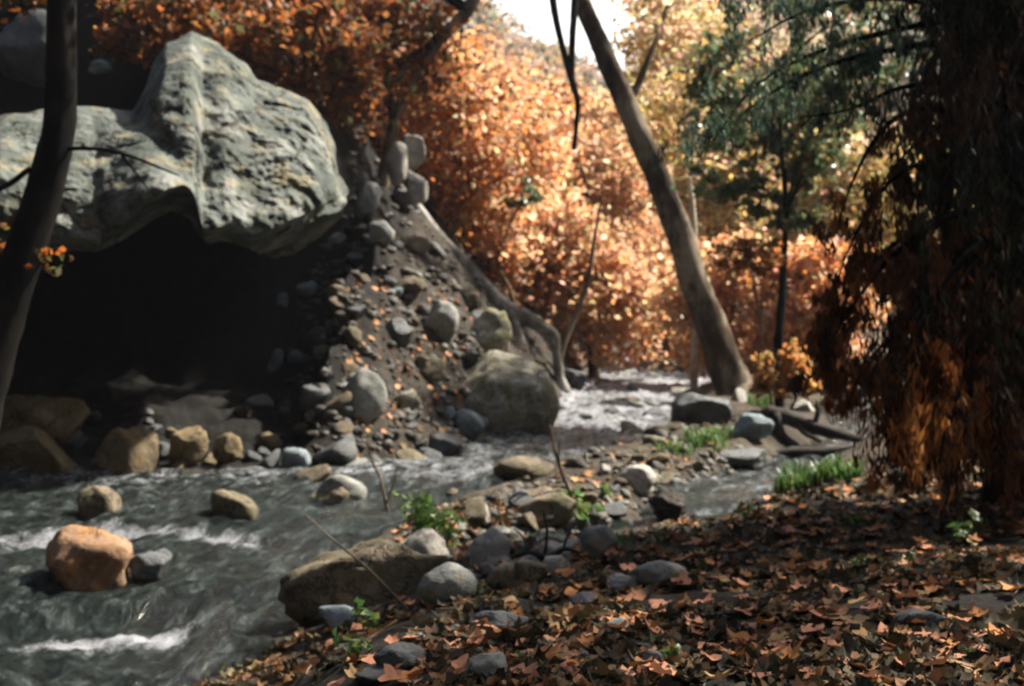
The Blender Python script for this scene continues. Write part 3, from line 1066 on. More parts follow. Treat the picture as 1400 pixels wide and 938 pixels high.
scatter(70, bar_region, ['grey', 'brown', 'pale', 'mossy', 'dark', 'brown'], (.05, .17), '{} cobble on the gravel bar between the creek and the side channel', '{} cobbles on the gravel bar', 8, 'cobble')


def edge_region(rng):
    px, py = rng.uniform(540, 690), rng.uniform(675, 770)
    q = hit(px, py, 9)
    return q


scatter(26, edge_region, ['dark', 'brown', 'grey', 'mossy'], (.05, .16), '{} cobble at the creek edge behind the long mossy rock', '{} cobbles behind the long mossy rock', 14, 'cobble')


def shore_region(rng):
    px, py = rng.uniform(380, 900), rng.uniform(760, 930)
    if py < np.interp(px, [380, 480, 620, 900], [880, 850, 820, 770]):
        return None
    return hit(px, py, 4)


scatter(26, shore_region, ['dark', 'grey', 'dark'], (.04, .12), '{} stone poking out of the leaf litter on the near bank', '{} stones in the leaf litter', 9)


def rapid_region(rng):
    px, py = rng.uniform(420, 930), rng.uniform(530, 690)
    a = np.interp(py, [520, 560, 600, 650, 690], [800, 750, 640, 400, 330])
    b = np.interp(py, [520, 560, 600, 650, 690], [950, 920, 850, 640, 560])
    if not a < px < b:
        return None
    return hit(px, py, 12)


scatter(30, rapid_region, ['dark', 'brown', 'grey'], (.12, .3), '{} wet stone breaking the surface of the rapids', '{} wet stones in the rapids', 10, sink=.1)


def far_bank_region(rng):
    px, py = rng.uniform(880, 1200), rng.uniform(488, 560)
    return hit(px, py, 22)


scatter(36, far_bank_region, ['pale', 'grey', 'brown'], (.1, .32), '{} stone on the far gravel shore behind the leaning sycamore', '{} stones on the far shore', 12)

# ------------------------------------------------------------------ named trees
# leaning sycamore
b = hit(1006, 540, 20)
YS = b.y
e = empty('sycamore_tree', b, 'tall leaning sycamore with brown mottled trunk at the right creek edge', 'tree')
t = Tubes()
pp = [(1012, 556), (1003, 530), (985, 480), (955, 400), (925, 310), (900, 245), (868, 170), (835, 95), (805, 25), (780, -40), (740, -130)]
rr = [38, 27, 23, 20, 18.5, 17, 15.5, 14, 12, 10.5, 8]
s = YS / F
t.add([P(x, y, YS + .0 * k) for k, (x, y) in enumerate(pp)], [r * s for r in rr], 18, .09, 7)
t.build('trunk', M['bark_mottled'], e)
for pts, rad in (([(740, -130, 0), (752, -60, -.4), (756, 0, -.6), (768, 60, -.7), (782, 110, -.8), (790, 140, -.8), (788, 170, -.8), (785, 205, -.8)], [7, 6, 5, 4.5, 5, 4, 3.5, 3]),
                 ([(782, 112, -.8), (782, 80, -.75), (783, 40, -.6), (786, 0, -.4), (780, -40, 0)], [4, 4.5, 5, 5.5, 6])):
    t = Tubes()
    t.add([P(x, y, YS + d) for x, y, d in pts], [r * s for r in rad], 7, .12, 4)
    t.build('limb', M['bark_dark'], e)
t = Tubes()
t.add([P(860, 150, YS), P(866, 130, YS + .5), P(895, 60, YS + 1), P(915, 0, YS + 1.5), P(930, -60, YS + 2)], [8 * s, 6 * s, 4 * s, 3 * s, 2 * s], 7)
t.build('limb', M['bark_mottled'], e)
c0 = P(830, -150, YS)
cen, cl, ci = crown_leaves(tuple(c0), (3.0, 2.5, 1.4), 3500, 40, .2, 301)
c1 = P(900, 20, YS + 1.5)
cen2, _, _ = crown_leaves(tuple(c1), (1.1, 1.0, .8), 420, 16, .2, 302)
cen = np.concatenate([cen, cen2])
leaves('crown', cen, RNG.uniform(.12, .24, len(cen)), palette(len(cen), PINK), M['leaf'], e, org=b)

# pale slim trunk behind it
b2 = P(948, 500, 33); b2.z = h1(b2.x, b2.y)
tree('young_tree', b2, (tuple(P(935, 90, 33)), (1.8, 1.8, 2.6)), 4200, PINK + YEL, 71, 'slim pale-barked tree just behind the leaning sycamore', 'tree', .16, 50, .1, 'bark_pale',
     trunk_pts=[b2 - Vector((0, 0, .3)), P(950, 400, 33), P(948, 300, 33), P(938, 200, 33), P(940, 90, 33), P(930, 30, 33)])

# bent tree at the left creek edge
b3 = hit(768, 528, 20)
YB = b3.y
e = empty('bent_tree', b3, 'bent grey tree arching left from the creek edge over the rubble slope', 'tree')
s = YB / F
t = Tubes()
pp = [(772, 540, 0), (765, 515, 0), (760, 480, 0), (754, 456, -.1), (725, 438, -.3), (692, 420, -.5), (660, 390, -.6), (630, 355, -.7), (600, 325, -.8), (570, 285, -.9), (545, 255, -1), (531, 225, -1), (530, 192, -1.1), (546, 150, -1.3), (575, 95, -1.5), (605, 50, -1.7), (640, 12, -2), (665, -50, -2.3)]
rr = [12, 7, 6.5, 9.5, 10.5, 10.5, 10, 9.5, 8.5, 7.5, 6, 4.5, 4, 4.2, 5.2, 7, 9, 8]
t.add([P(x, y, YB + d) for x, y, d in pp], [r * s for r in rr], 11, .09, 4)
t.build('trunk', M['bark_grey'], e)
limbs = [([(612, 42, -1.7), (585, 68, -1.6), (555, 85, -1.5), (520, 98, -1.3), (480, 112, -1.1), (450, 130, -1)], [9.5, 8.5, 7.5, 6.5, 5.5, 4], 'bark_dark'),
         ([(560, 85, -1.5), (540, 110, -1.6), (515, 140, -1.6), (490, 165, -1.5), (462, 188, -1.4)], [4, 3.5, 3.2, 3, 2], 'bark_grey'),
         ([(700, 430, -.4), (712, 465, -.6), (722, 495, -.7), (738, 512, -.7)], [7, 6, 6, 4], 'bark_grey'),
         ([(520, 98, -1.3), (500, 75, -1.2), (470, 60, -1), (430, 70, -.8)], [4, 3, 2.5, 1.5], 'bark_dark'),
         ([(575, 95, -1.5), (585, 97, -1.6), (607, 95, -1.7), (608, 70, -1.8)], [3, 2.5, 2, 1.5], 'bark_dark'),
         ([(640, 12, -2), (600, -10, -2.1), (560, -30, -2.2), (510, -50, -2.3)], [8, 6, 4, 2], 'bark_dark'),
         ([(762, 500, 0), (772, 465, .1), (790, 425, .2), (805, 380, .25), (812, 330, .3), (822, 270, .4)], [6, 5, 4, 3.5, 2.6, 1.5], 'bark_brown')]
for pts, rad, bk in limbs:
    t = Tubes()
    t.add([P(x, y, YB + d) for x, y, d in pts], [r * s for r in rad], 7, .1, 4)
    t.build('limb', M[bk], e)
cs = [((470, 70), 1.6, .8, 420), ((560, 20), 1.7, .9, 450), ((420, 20), 1.5, .7, 420), ((640, -40), 1.6, .8, 700)]
cen = np.concatenate([crown_leaves(tuple(P(x, y, YB - 1.2)), (a, 1.1, c_), n, 22, .15, 400 + i)[0] for i, ((x, y), a, c_, n) in enumerate(cs)])
leaves('crown', cen, RNG.uniform(.1, .2, len(cen)), palette(len(cen), RUSSET), M['leaf'], e, org=b3)

# dark trunk at the left, in front of the great boulder
Yd = 13.6
e = empty('dark_tree', P(0, 470, Yd), 'shade-blackened tree trunk in front of the huge boulder at the left edge', 'tree')
s = Yd / F
t = Tubes()
pp = [(-55, 640), (-30, 540), (-5, 460), (22, 380), (48, 300), (68, 235), (80, 175), (84, 110), (84, 40), (82, -40), (76, -160)]
t.add([P(x, y, Yd) for x, y in pp], [r * s for r in (44, 36, 31, 28, 26, 24, 22, 21, 20, 19, 15)], 12, .06, 4)
t.build('trunk', M['bark_dark'], e)
for pts, rad in (([(78, 205, 0), (110, 203, -.1), (145, 205, -.2), (180, 214, -.2), (215, 228, -.2), (245, 240, -.1)], [4, 3.2, 2.8, 2.4, 2, 1]),
                 ([(60, 235, 0), (40, 232, -.1), (15, 250, -.2), (-20, 268, -.3)], [5, 4, 4, 3]),
                 ([(165, 209, -.2), (185, 235, -.1), (205, 262, 0)], [2, 1.5, .8])):
    t = Tubes()
    t.add([P(x, y, Yd + d) for x, y, d in pts], [r * s for r in rad], 6, .1, 4)
    t.build('limb', M['bark_dark'], e)
cen = np.concatenate([crown_leaves(tuple(P(40, 335, Yd + .1)), (.55, .4, .45), 90, 12, .1, 501)[0], crown_leaves(tuple(P(40, -130, Yd)), (2.0, 1.6, 1.0), 3200, 40, .1, 502)[0]])
leaves('crown', cen, RNG.uniform(.07, .14, len(cen)), palette(len(cen), [(.5, .14, .02), (.3, .1, .02), (.12, .13, .03), (.06, .03, .015)]), M['leaf'], e, org=e.location)

# green-leaved tree with a slim dark trunk
Yg = 23
b4 = P(1066, 505, Yg); b4.z = h1(b4.x, b4.y)
tree('alder_tree', b4, (tuple(P(1060, 120, Yg)), (1.7, 1.5, 1.8)), 3200, GREEN * 2 + OLIVE, 81, 'green-leaved tree with a slim dark straight trunk right of the leaning sycamore', 'tree', .15, 55, .085, 'bark_dark', mat='green',
     trunk_pts=[b4 - Vector((0, 0, .3)), P(1064, 480, Yg), P(1068, 420, Yg), P(1072, 350, Yg), P(1074, 290, Yg), P(1068, 200, Yg), P(1060, 100, Yg)],
     extra=[(tuple(P(1085, 260, Yg)), (.75, .8, .8), 1300, 18), (tuple(P(1150, 60, Yg - 1)), (1.6, 1.2, 1.0), 1300, 22), (tuple(P(1000, 230, Yg)), (.7, .7, .8), 700, 14)], clr=.17)

# background trees
bg = [
    # cx, cy, rx, ry, Y, n, palette, label
    (310, 25, 125, 62, 24.3, 1700, RUSSET, 'sparse orange-leaved tree on the dark slope just above the huge boulder'),
    (190, 45, 70, 55, 24.2, 700, RUSSET, 'thin orange shrubby tree between the dark trunk and the huge boulder top'),
    (420, 75, 100, 85, 25.5, 2600, RUSSET, 'rust-orange tree on the slope behind the right shoulder of the huge boulder'),
    (520, 70, 105, 110, 29, 3000, RUSSET, 'deep orange tree behind the arching dark limb'),
    (610, 190, 85, 110, 33, 5200, ORANGE + PEACH, 'orange tree on the slope right of the arching limb and the whitish rocks'),
    (690, 210, 95, 120, 40, 5600, PEACH + ORANGE[:1], 'broad orange tree in the middle of the hillside above the bent trunk'),
    (650, 330, 75, 90, 35, 4200, PEACH + ORANGE[:1], 'orange tree directly behind the bent trunk'),
    (745, 360, 90, 95, 37, 5200, PEACH, 'golden orange tree above the foot of the bent trunk'),
    (815, 420, 90, 85, 36, 5200, PEACH, 'bright golden tree hanging low over the far water'),
    (800, 260, 95, 90, 47, 4600, PEACH + DULL, 'faded peach-coloured tree below the hanging forked branch'),
    (725, 155, 80, 50, 56, 3600, PEACH + DULL + ORANGE, 'dull reddish-brown tree below the patch of white sky'),
    (850, 330, 70, 100, 50, 4200, PEACH, 'pale peach tree left of the leaning sycamore'),
    (635, 110, 50, 60, 48, 2600, ORANGE + PEACH, 'reddish tree at the left edge of the white sky'),
    (830, 190, 70, 60, 62, 2600, PEACH + PINK, 'pale washed-out tree at the valley head between the branch and the sycamore'),
    (930, 220, 85, 140, 58, 5200, PINK + YEL, 'tall pinkish tree behind the middle of the leaning sycamore'),
    (925, 430, 55, 60, 42, 2600, PEACH + ORANGE, 'small golden tree seen left of the sycamore foot'),
    (1000, 420, 85, 95, 34, 5200, PEACH, 'golden orange tree right of the sycamore trunk'),
    (1010, 260, 95, 110, 46, 5200, YEL + PINK + OLIVE, 'yellowish tree between the sycamore and the green-leaved tree'),
    (1110, 430, 80, 95, 31, 5200, PEACH + ORANGE[:3], 'orange tree right of the slim dark straight trunk'),
    (1160, 300, 95, 130, 42, 5000, YEL + OLIVE + PINK, 'olive and yellow tree behind the drooping brown branches'),
    (1260, 330, 100, 170, 38, 4600, OLIVE + YEL, 'olive tree half hidden behind the dark drooping tree'),
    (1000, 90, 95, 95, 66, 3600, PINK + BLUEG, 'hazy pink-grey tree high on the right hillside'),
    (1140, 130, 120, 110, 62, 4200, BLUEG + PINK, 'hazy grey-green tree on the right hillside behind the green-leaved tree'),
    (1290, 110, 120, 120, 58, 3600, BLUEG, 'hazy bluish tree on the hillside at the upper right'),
]
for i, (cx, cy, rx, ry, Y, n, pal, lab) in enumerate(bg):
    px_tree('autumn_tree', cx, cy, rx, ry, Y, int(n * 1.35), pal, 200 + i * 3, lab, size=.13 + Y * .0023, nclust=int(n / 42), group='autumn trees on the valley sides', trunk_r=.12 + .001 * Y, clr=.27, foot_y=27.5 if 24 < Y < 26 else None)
px_tree('green_shrub', 714, 268, 24, 24, 33.5, 500, GREEN + [(.1, .2, .07)], 290, 'small green shrub standing out among the orange trees', 'shrub', .14, mat='green', nclust=14, trunk_r=.05)
px_tree('brown_shrub', 1080, 515, 42, 42, 22, 1500, [(.4, .16, .05), (.28, .1, .03), (.45, .24, .08), (.2, .15, .05)], 291, 'brown-orange shrub at the foot of the slim dark straight trunk', 'shrub', .11, nclust=30, trunk_r=.03)
px_tree('brown_shrub', 1025, 350, 55, 24, 22.6, 900, [(.3, .13, .04), (.22, .09, .03), (.4, .2, .07)], 292, 'hanging brown dead foliage left of the slim dark straight trunk', 'shrub', .1, footx=1062, nclust=24, trunk_r=.03)

# far woodland: the hills beyond, nobody could count it
n = 16000
rng = np.random.default_rng(77)
yy = rng.uniform(64, 230, n)
ax = np.interp(yy, [0, 40, 100, 200, 500], [0, 5, 9, 16, 40])
xx = ax + rng.uniform(-1, 1, n) * (yy * .55)
k = n2(xx, yy, .08, 91, 3) > -.35
xx, yy = xx[k], yy[k]
zz = H(xx, yy)
m_ = 7
cen = np.repeat(np.stack([xx, yy, zz + .9], 1), m_, 0) + rng.normal(size=(len(xx) * m_, 3)) * np.array([.9, .9, .75])
cols = np.repeat(palette(len(xx), PINK + DULL + BLUEG + OLIVE, None, .2, rng), m_, 0)
o = leaves('far_woodland', cen, rng.uniform(.5, 1.1, len(cen)), cols, M['leaf'])
o['kind'] = 'stuff'

# ------------------------------------------------------------------ dark drooping tree at the right
Yc = 11.5
bx_ = Vector(((1385 - HX) / F * Yc, Yc, 0)); bx_.z = h1(bx_.x, bx_.y)
e = empty('drooping_tree', bx_, 'large dark tree with drooping brown and shade-blackened foliage filling the right side', 'tree')
t = Tubes()
t.add([bx_ - Vector((0, 0, .3)), P(1400, 560, Yc), P(1412, 400, Yc), P(1410, 250, Yc), P(1375, 110, Yc), P(1325, 10, Yc), P(1290, -90, Yc), P(1280, -300, Yc)], [.34, .27, .25, .24, .22, .2, .18, .1], 12, .06, 5)
t.build('trunk', M['bark_dark'], e)
BROWN = [(.15, .052, .017), (.085, .032, .012), (.21, .078, .025), (.045, .02, .009)]
RUST = [(.34, .115, .028), (.22, .07, .02), (.44, .17, .045), (.09, .035, .014)]  # rust leaves brightened to imitate sunlight on the shaded lower sprays
DARKG = [(.008, .012, .006), (.014, .02, .009), (.006, .008, .005), (.022, .022, .01)]  # near-black: shade painted into the leaf colour
DGREEN = [(.06, .10, .065), (.08, .13, .08), (.04, .07, .05), (.10, .12, .06)]
rng = np.random.default_rng(5)
cent, cols, sizes, Rs = [], [], [], []


def frond(pts, hang, n, cols_, spread=.16, size=.09):
    """leaves hanging from a limb path"""
    pts = [Vector(p) for p in pts]
    seg = rng.integers(0, len(pts) - 1, n)
    tt = rng.random(n)
    A = np.array([tuple(p) for p in pts])
    base = A[seg] * (1 - tt[:, None]) + A[seg + 1] * tt[:, None]
    # strands: quantise along the limb so the leaves hang in tassels
    ns = max(4, int(n / 42))
    sid = rng.integers(0, ns, n)
    soff = rng.normal(size=(ns, 3)) * np.array([spread, spread * 1.6, spread * .5])
    spos = rng.random(ns) * (len(pts) - 1)
    si = np.floor(spos).astype(int)
    sb = A[si] * (1 - (spos - si))[:, None] + A[np.minimum(si + 1, len(pts) - 1)] * (spos - si)[:, None] + soff
    sl = hang * rng.uniform(.35, 1.0, ns)
    u = rng.random(n) ** .8
    p = sb[sid] + np.stack([rng.normal(size=n) * .035, rng.normal(size=n) * .035, -u * sl[sid]], 1)
    p[:, 0] += u * rng.normal(size=ns)[sid] * .06
    cent.append(p)
    pal = palette(ns, cols_, None, .2, rng)
    c = np.clip(pal[sid] * (1 + rng.normal(0, .2, (n, 1))), .004, .8)
    cols.append(c)
    sizes.append(rng.uniform(.6, 1.4, n) * size)
    # leaf axis (local y) points mostly down
    ax_ = np.stack([rng.normal(size=n) * .35, rng.normal(size=n) * .35, -np.ones(n)], 1)
    ax_ /= np.linalg.norm(ax_, axis=1)[:, None]
    ref = rng.normal(size=(n, 3))
    xx_ = np.cross(ax_, ref)
    xx_ /= np.linalg.norm(xx_, axis=1)[:, None]
    zz_ = np.cross(xx_, ax_)
    Rs.append(np.stack([xx_ * .36, ax_ * 1.2, zz_ * .36], 2))


def limb(pts, r0, hang, n, cols_, **k):
    w = [P(x, y, d) for x, y, d in pts]
    t = Tubes()
    m = len(w)
    t.add(w, [max(.006, r0 * (1 - .88 * i / (m - 1))) for i in range(m)], 6, .1, 3)
    t.build('limb', M['bark_dark'], e)
    frond(w, hang, n, cols_, **k)


limb([(1400, 330, 11.3), (1330, 290, 10.8), (1270, 310, 10.6), (1210, 360, 10.5), (1165, 420, 10.5), (1128, 482, 10.5)], .05, .33, 2600, BROWN)
limb([(1400, 220, 11.3), (1320, 160, 11), (1250, 150, 10.8), (1200, 185, 10.8), (1165, 250, 10.8), (1145, 310, 10.8)], .045, .34, 1100, BROWN)
limb([(1400, 190, 11.3), (1340, 150, 11.4), (1285, 170, 11.5), (1220, 230, 11.6), (1190, 290, 11.6)], .04, .34, 800, BROWN)
limb([(1405, 420, 11.3), (1340, 380, 10.6), (1280, 400, 10.3), (1235, 450, 10.2), (1215, 520, 10.2)], .04, .6, 2000, BROWN)
limb([(1405, 470, 11.3), (1330, 440, 10.2), (1275, 470, 9.9), (1240, 520, 9.8), (1232, 560, 9.8)], .04, .7, 2400, RUST)
limb([(1405, 500, 11.3), (1350, 480, 10.2), (1300, 500, 9.9), (1270, 560, 9.8)], .04, .7, 1800, RUST)
limb([(1360, 90, 11.4), (1290, 60, 11.5), (1210, 70, 11.7), (1130, 90, 12), (1050, 130, 12.3), (985, 180, 12.5)], .045, .36, 2100, DGREEN, spread=.22, size=.075)
limb([(1335, 30, 11.4), (1250, 0, 11.5), (1170, 0, 11.8), (1090, 20, 12), (1020, 60, 12.3)], .045, .36, 2000, DGREEN, spread=.24, size=.075)
limb([(1370, 100, 11.4), (1300, 110, 11.2), (1230, 120, 11.2), (1160, 150, 11.4), (1100, 160, 11.6)], .04, .3, 900, DGREEN, spread=.2, size=.075)
limb([(1300, -40, 11.4), (1230, -60, 11.5), (1150, -40, 11.6), (1060, -30, 12), (990, 0, 12.2)], .04, .4, 1100, DGREEN, spread=.25, size=.075)
limb([(1370, 300, 11.2), (1280, 300, 10.9), (1210, 345, 10.8), (1150, 420, 10.8), (1112, 500, 10.8)], .04, .26, 1500, BROWN, spread=.12)
limb([(1390, 440, 11.2), (1300, 425, 10.7), (1230, 450, 10.6), (1180, 505, 10.6), (1158, 560, 10.6)], .035, .3, 1300, RUST, spread=.12)
limb([(1390, 230, 11.2), (1290, 215, 11.0), (1215, 250, 11.0), (1165, 330, 11.0), (1140, 400, 11.0)], .035, .28, 1200, BROWN, spread=.12)
limb([(1390, 560, 11.0), (1320, 540, 10.4), (1265, 560, 10.2), (1225, 610, 10.2)], .035, .5, 1600, RUST, spread=.12)
limb([(1340, 20, 11.4), (1230, 40, 11.8), (1120, 70, 12.2), (1030, 120, 12.4), (965, 210, 12.6)], .04, .34, 1600, DGREEN, spread=.22, size=.07)
limb([(1410, 300, 11.3), (1340, 330, 10.4), (1290, 390, 10.0), (1260, 450, 9.9)], .04, .8, 2000, BROWN)
for k in range(14):
    y0 = rng.uniform(330, 560)
    x1 = rng.uniform(1285, 1560)
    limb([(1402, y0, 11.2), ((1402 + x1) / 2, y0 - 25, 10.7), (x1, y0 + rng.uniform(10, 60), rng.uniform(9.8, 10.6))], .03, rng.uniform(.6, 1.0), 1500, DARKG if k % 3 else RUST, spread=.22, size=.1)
# the crown's mass at the right edge, backlit shade put into its leaf colours
for k in range(46):
    y0 = rng.uniform(-260, 560)
    far_ = rng.uniform(60, 200)
    dd = rng.uniform(-2.2, 2.4)
    sgn = -1 if k % 3 else 1
    x1 = 1385 + sgn * far_ * (1 if sgn < 0 else 1.9)
    if sgn < 0:
        x1 = max(x1, 1300)
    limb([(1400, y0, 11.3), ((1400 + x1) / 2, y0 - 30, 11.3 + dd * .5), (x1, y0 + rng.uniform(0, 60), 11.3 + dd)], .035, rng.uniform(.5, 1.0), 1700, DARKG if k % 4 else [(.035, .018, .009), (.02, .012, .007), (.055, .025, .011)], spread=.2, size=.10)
for (c_, r_, n_, k_) in (((7.6, 8.6, 7.2), (3.0, 3.2, 2.4), 5200, 60), ((5.2, 9.8, 7.6), (2.2, 2.2, 2.0), 2600, 30)):  # leaf masses added out of view to shade the bank
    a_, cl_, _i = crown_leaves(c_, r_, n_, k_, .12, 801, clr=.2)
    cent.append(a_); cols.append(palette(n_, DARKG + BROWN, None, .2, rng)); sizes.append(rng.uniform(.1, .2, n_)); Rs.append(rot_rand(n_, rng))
    for q_ in cl_[::9]:
        t = Tubes()
        t.add([P(1325, 10, Yc), P(1325, 10, Yc).lerp(Vector(q_), .5) + Vector((0, 0, .3)), Vector(q_)], [.06, .04, .01], 5, .1, 3)
        t.build('limb', M['bark_dark'], e)
cent = np.concatenate(cent); cols = np.concatenate(cols); sizes = np.concatenate(sizes); Rs = np.concatenate(Rs)
g = H(cent[:, 0], cent[:, 1])
k = cent[:, 2] > g + .02
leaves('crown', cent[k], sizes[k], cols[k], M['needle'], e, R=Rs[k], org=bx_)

# ------------------------------------------------------------------ fallen leaves
def leaf_template(seed):
    """five-lobed broad leaf, curled and dry; two rings"""
    rg = np.random.default_rng(seed)
    ang = np.radians([-90, -66, -38, -12, 12, 34, 56, 74, 90, 106, 124, 146, 168, 192, 218, 246])
    rad = np.array([.3, .5, .66, .58, .78, .86, .6, .72, .95, .72, .6, .86, .78, .58, .66, .5]) * rg.uniform(.85, 1.12, 16)
    o_ = np.stack([np.cos(ang) * rad, np.sin(ang) * rad], 1)
    v = np.concatenate([[[0, -.1]], o_ * .52, o_])
    c1, c2, c3 = rg.uniform(-.1, .75), rg.uniform(-.25, .55), rg.normal() * .35
    z = c1 * v[:, 0] ** 2 + c2 * v[:, 1] ** 2 + c3 * v[:, 0] * v[:, 1] + rg.normal(0, .05, len(v))
    v = np.column_stack([v, z]) * .5
    f = []
    q = []
    for i in range(16):
        j = (i + 1) % 16
        f.append((0, 1 + i, 1 + j))
        q.append((1 + i, 17 + i, 17 + j, 1 + j))
    st = [(0.0, -.08, 0), (.02, -.6, .05)]
    return v, np.array(f), np.array(q)


TEMPL = [leaf_template(s_) for s_ in range(14)]


def bank_points(n, seed, x0, x1, y0, y1, edge=True):
    rg = np.random.default_rng(seed)
    out = []
    while sum(len(a) for a in out) < n:
        px = rg.uniform(x0, x1, 4000)
        py = rg.uniform(y0, y1, 4000) 
        lim = np.interp(px, [270, 330, 470, 600, 850, 1050, 1200, 1400], [930, 905, 850, 815, 735, 668, 640, 655])
        k_ = py > lim + rg.normal(0, 6, 4000)
        px, py = px[k_], py[k_]
        # plane guess then march a few Newton steps on the bank
        d = np.full(len(px), 8.0)
        for _ in range(14):
            g_ = H((px - HX) / F * d, d)
            d = .5 * d + .5 * np.clip((EYE - g_) * F / (py - HY), 3.5, 20)
        x = (px - HX) / F * d
        out.append(np.stack([x, d, H(x, d)], 1))
    return np.concatenate(out)[:n]


def normals(p, e_=.06):
    hx = (H(p[:, 0] + e_, p[:, 1]) - H(p[:, 0] - e_, p[:, 1])) / (2 * e_)
    hy = (H(p[:, 0], p[:, 1] + e_) - H(p[:, 0], p[:, 1] - e_)) / (2 * e_)
    n_ = np.stack([-hx, -hy, np.ones(len(p))], 1)
    return n_ / np.linalg.norm(n_, axis=1)[:, None]


def litter_mesh(name, p, size, cols_, seed, tilt=.35, lift=.02):
    rg = np.random.default_rng(seed)
    nrm = normals(p) + rg.normal(size=(len(p), 3)) * tilt
    nrm /= np.linalg.norm(nrm, axis=1)[:, None]
    ref = rg.normal(size=(len(p), 3))
    xa = np.cross(nrm, ref); xa /= np.linalg.norm(xa, axis=1)[:, None]
    ya = np.cross(nrm, xa)
    Rm = np.stack([xa, ya, nrm], 2)
    V, F3, F4, CC, base = [], [], [], [], 0
    ti = rg.integers(0, len(TEMPL), len(p))
    for k_ in range(len(TEMPL)):
        v, f, q = TEMPL[k_]
        s_ = np.where(ti == k_)[0]
        if not len(s_):
            continue
        vv = np.einsum('nij,kj->nki', Rm[s_], v) * size[s_][:, None, None] + (p[s_] + np.array([0, 0, lift]))[:, None, :]
        m_ = len(v)
        off = base + (np.arange(len(s_)) * m_)[:, None, None]
        V.append(vv.reshape(-1, 3)); F3.append((f[None] + off).reshape(-1, 3)); F4.append((q[None] + off).reshape(-1, 4))
        CC.append(np.repeat(cols_[s_], m_, 0))
        base += len(s_) * m_
    return mesh_np(name, np.concatenate(V), [np.concatenate(F3), np.concatenate(F4)], M['litter'], col=np.concatenate(CC), smooth=False)


LITTER = [(.05, .042, .022), (.08, .06, .03), (.03, .027, .017), (.125, .085, .04), (.27, .13, .055), (.4, .2, .1)]
p = bank_points(16000, 21, 250, 1900, 620, 960)
p = p[n2(p[:, 0], p[:, 1], 1.1, 93, 3) + .5 * n2(p[:, 0], p[:, 1], 3.5, 94, 2) > -.42]
rg = np.random.default_rng(3)
o = litter_mesh('leaf_litter', p, (.05 + .14 * rg.random(len(p)) ** 1.5), palette(len(p), LITTER, [4, 4, 4, 3, 2.4, 1.7], .25, rg), 31, .32, .012)
o['kind'] = 'stuff'

FRESH = {'pinkish orange': (.5, .225, .125), 'rust orange': (.46, .19, .06), 'tan': (.36, .225, .1)}
leaf_me = {}
for nm, c in FRESH.items():
    for k_ in range(6):
        v, f, q = TEMPL[(k_ * 3 + len(nm)) % len(TEMPL)]
        col = np.array(c)[None] * (1 + .12 * np.random.default_rng(k_).normal(size=(len(v), 1)))
        ob = mesh_np('fallen_leaf', v, [f, q], M['litter'], col=col, smooth=False)
        leaf_me[(nm, k_)] = ob.data
        bpy.data.objects.remove(ob)
p = bank_points(290, 22, 330, 1420, 670, 945)
nr = normals(p)
rnd = random.Random(4)
for i in range(len(p)):
    nm = rnd.choices(list(FRESH), [5, 3, 1.3])[0]
    ob = bpy.data.objects.new('fallen_leaf', leaf_me[(nm, rnd.randrange(6))])
    C.objects.link(ob)
    nv = Vector(nr[i]) + Vector((rnd.gauss(0, .2), rnd.gauss(0, .2), 0))
    ob.rotation_mode = 'QUATERNION'
    ob.rotation_quaternion = nv.to_track_quat('Z', 'Y') @ Matrix.Rotation(rnd.uniform(0, 6.28), 4, 'Z').to_quaternion()
    s_ = rnd.uniform(.1, .19)
    ob.scale = (s_, s_, s_)
    ob.location = Vector(p[i]) + Vector((0, 0, .035))
    zone = 'the shaded right of the bank' if p[i][0] / p[i][1] * F + HX > 1100 else ('the near bank by the stones' if p[i][0] / p[i][1] * F + HX < 700 else 'the middle of the near bank')
    tag(ob, f'curled {nm} fallen leaf lying on {zone}', 'leaf', f'{nm} fallen leaves on {zone}')

for i in range(22):
    q = bank_points(1, 900 + i, 380, 1400, 700, 940)[0]
    a_, ln = rnd.uniform(0, 6.28), rnd.uniform(.15, .45)
    v_ = Vector((math.cos(a_) * ln, math.sin(a_) * ln * .8, 0))
    t = Tubes()
    pts_ = [Vector(q) + v_ * (u_ - .5) + Vector((rnd.gauss(0, .02), rnd.gauss(0, .02), 0)) for u_ in (0, .35, .7, 1)]
    pts_ = [Vector((w_.x, w_.y, h1(w_.x, w_.y) + .035)) for w_ in pts_]
    t.add(pts_, [.006, .005, .004, .002], 5, .15, 2)
    o = t.build('twig', M['bark_brown'], org=pts_[1])
    o.location = pts_[1]
    tag(o, 'thin broken twig lying flat on the leaf litter', 'twig', 'twigs on the leaf litter')

# thin drift of leaves on slope and bar
pts = []
rg = np.random.default_rng(8)
for _ in range(420):
    px, py = rg.uniform(470, 760), rg.uniform(380, 640)
    if sil(px, py):
        pts.append(tuple(hit(px, py, 15)))
for _ in range(380):
    px, py = rg.uniform(560, 1010), rg.uniform(580, 790)
    q = bar_region(random.Random(int(rg.integers(1e9))))
    if q is not None:
        pts.append(tuple(q))
for _ in range(260):
    px, py = rg.uniform(540, 700), rg.uniform(690, 770)
    pts.append(tuple(hit(px, py, 9)))
p = np.array(pts)
p = p[H(p[:, 0], p[:, 1]) > zw(p[:, 1]) + .02]
o = litter_mesh('leaf_drift', p, rg.uniform(.09, .2, len(p)), palette(len(p), LITTER, [2, 2, 1, 2, 4, 3], .25, rg), 33, .3, .03)
o['kind'] = 'stuff'

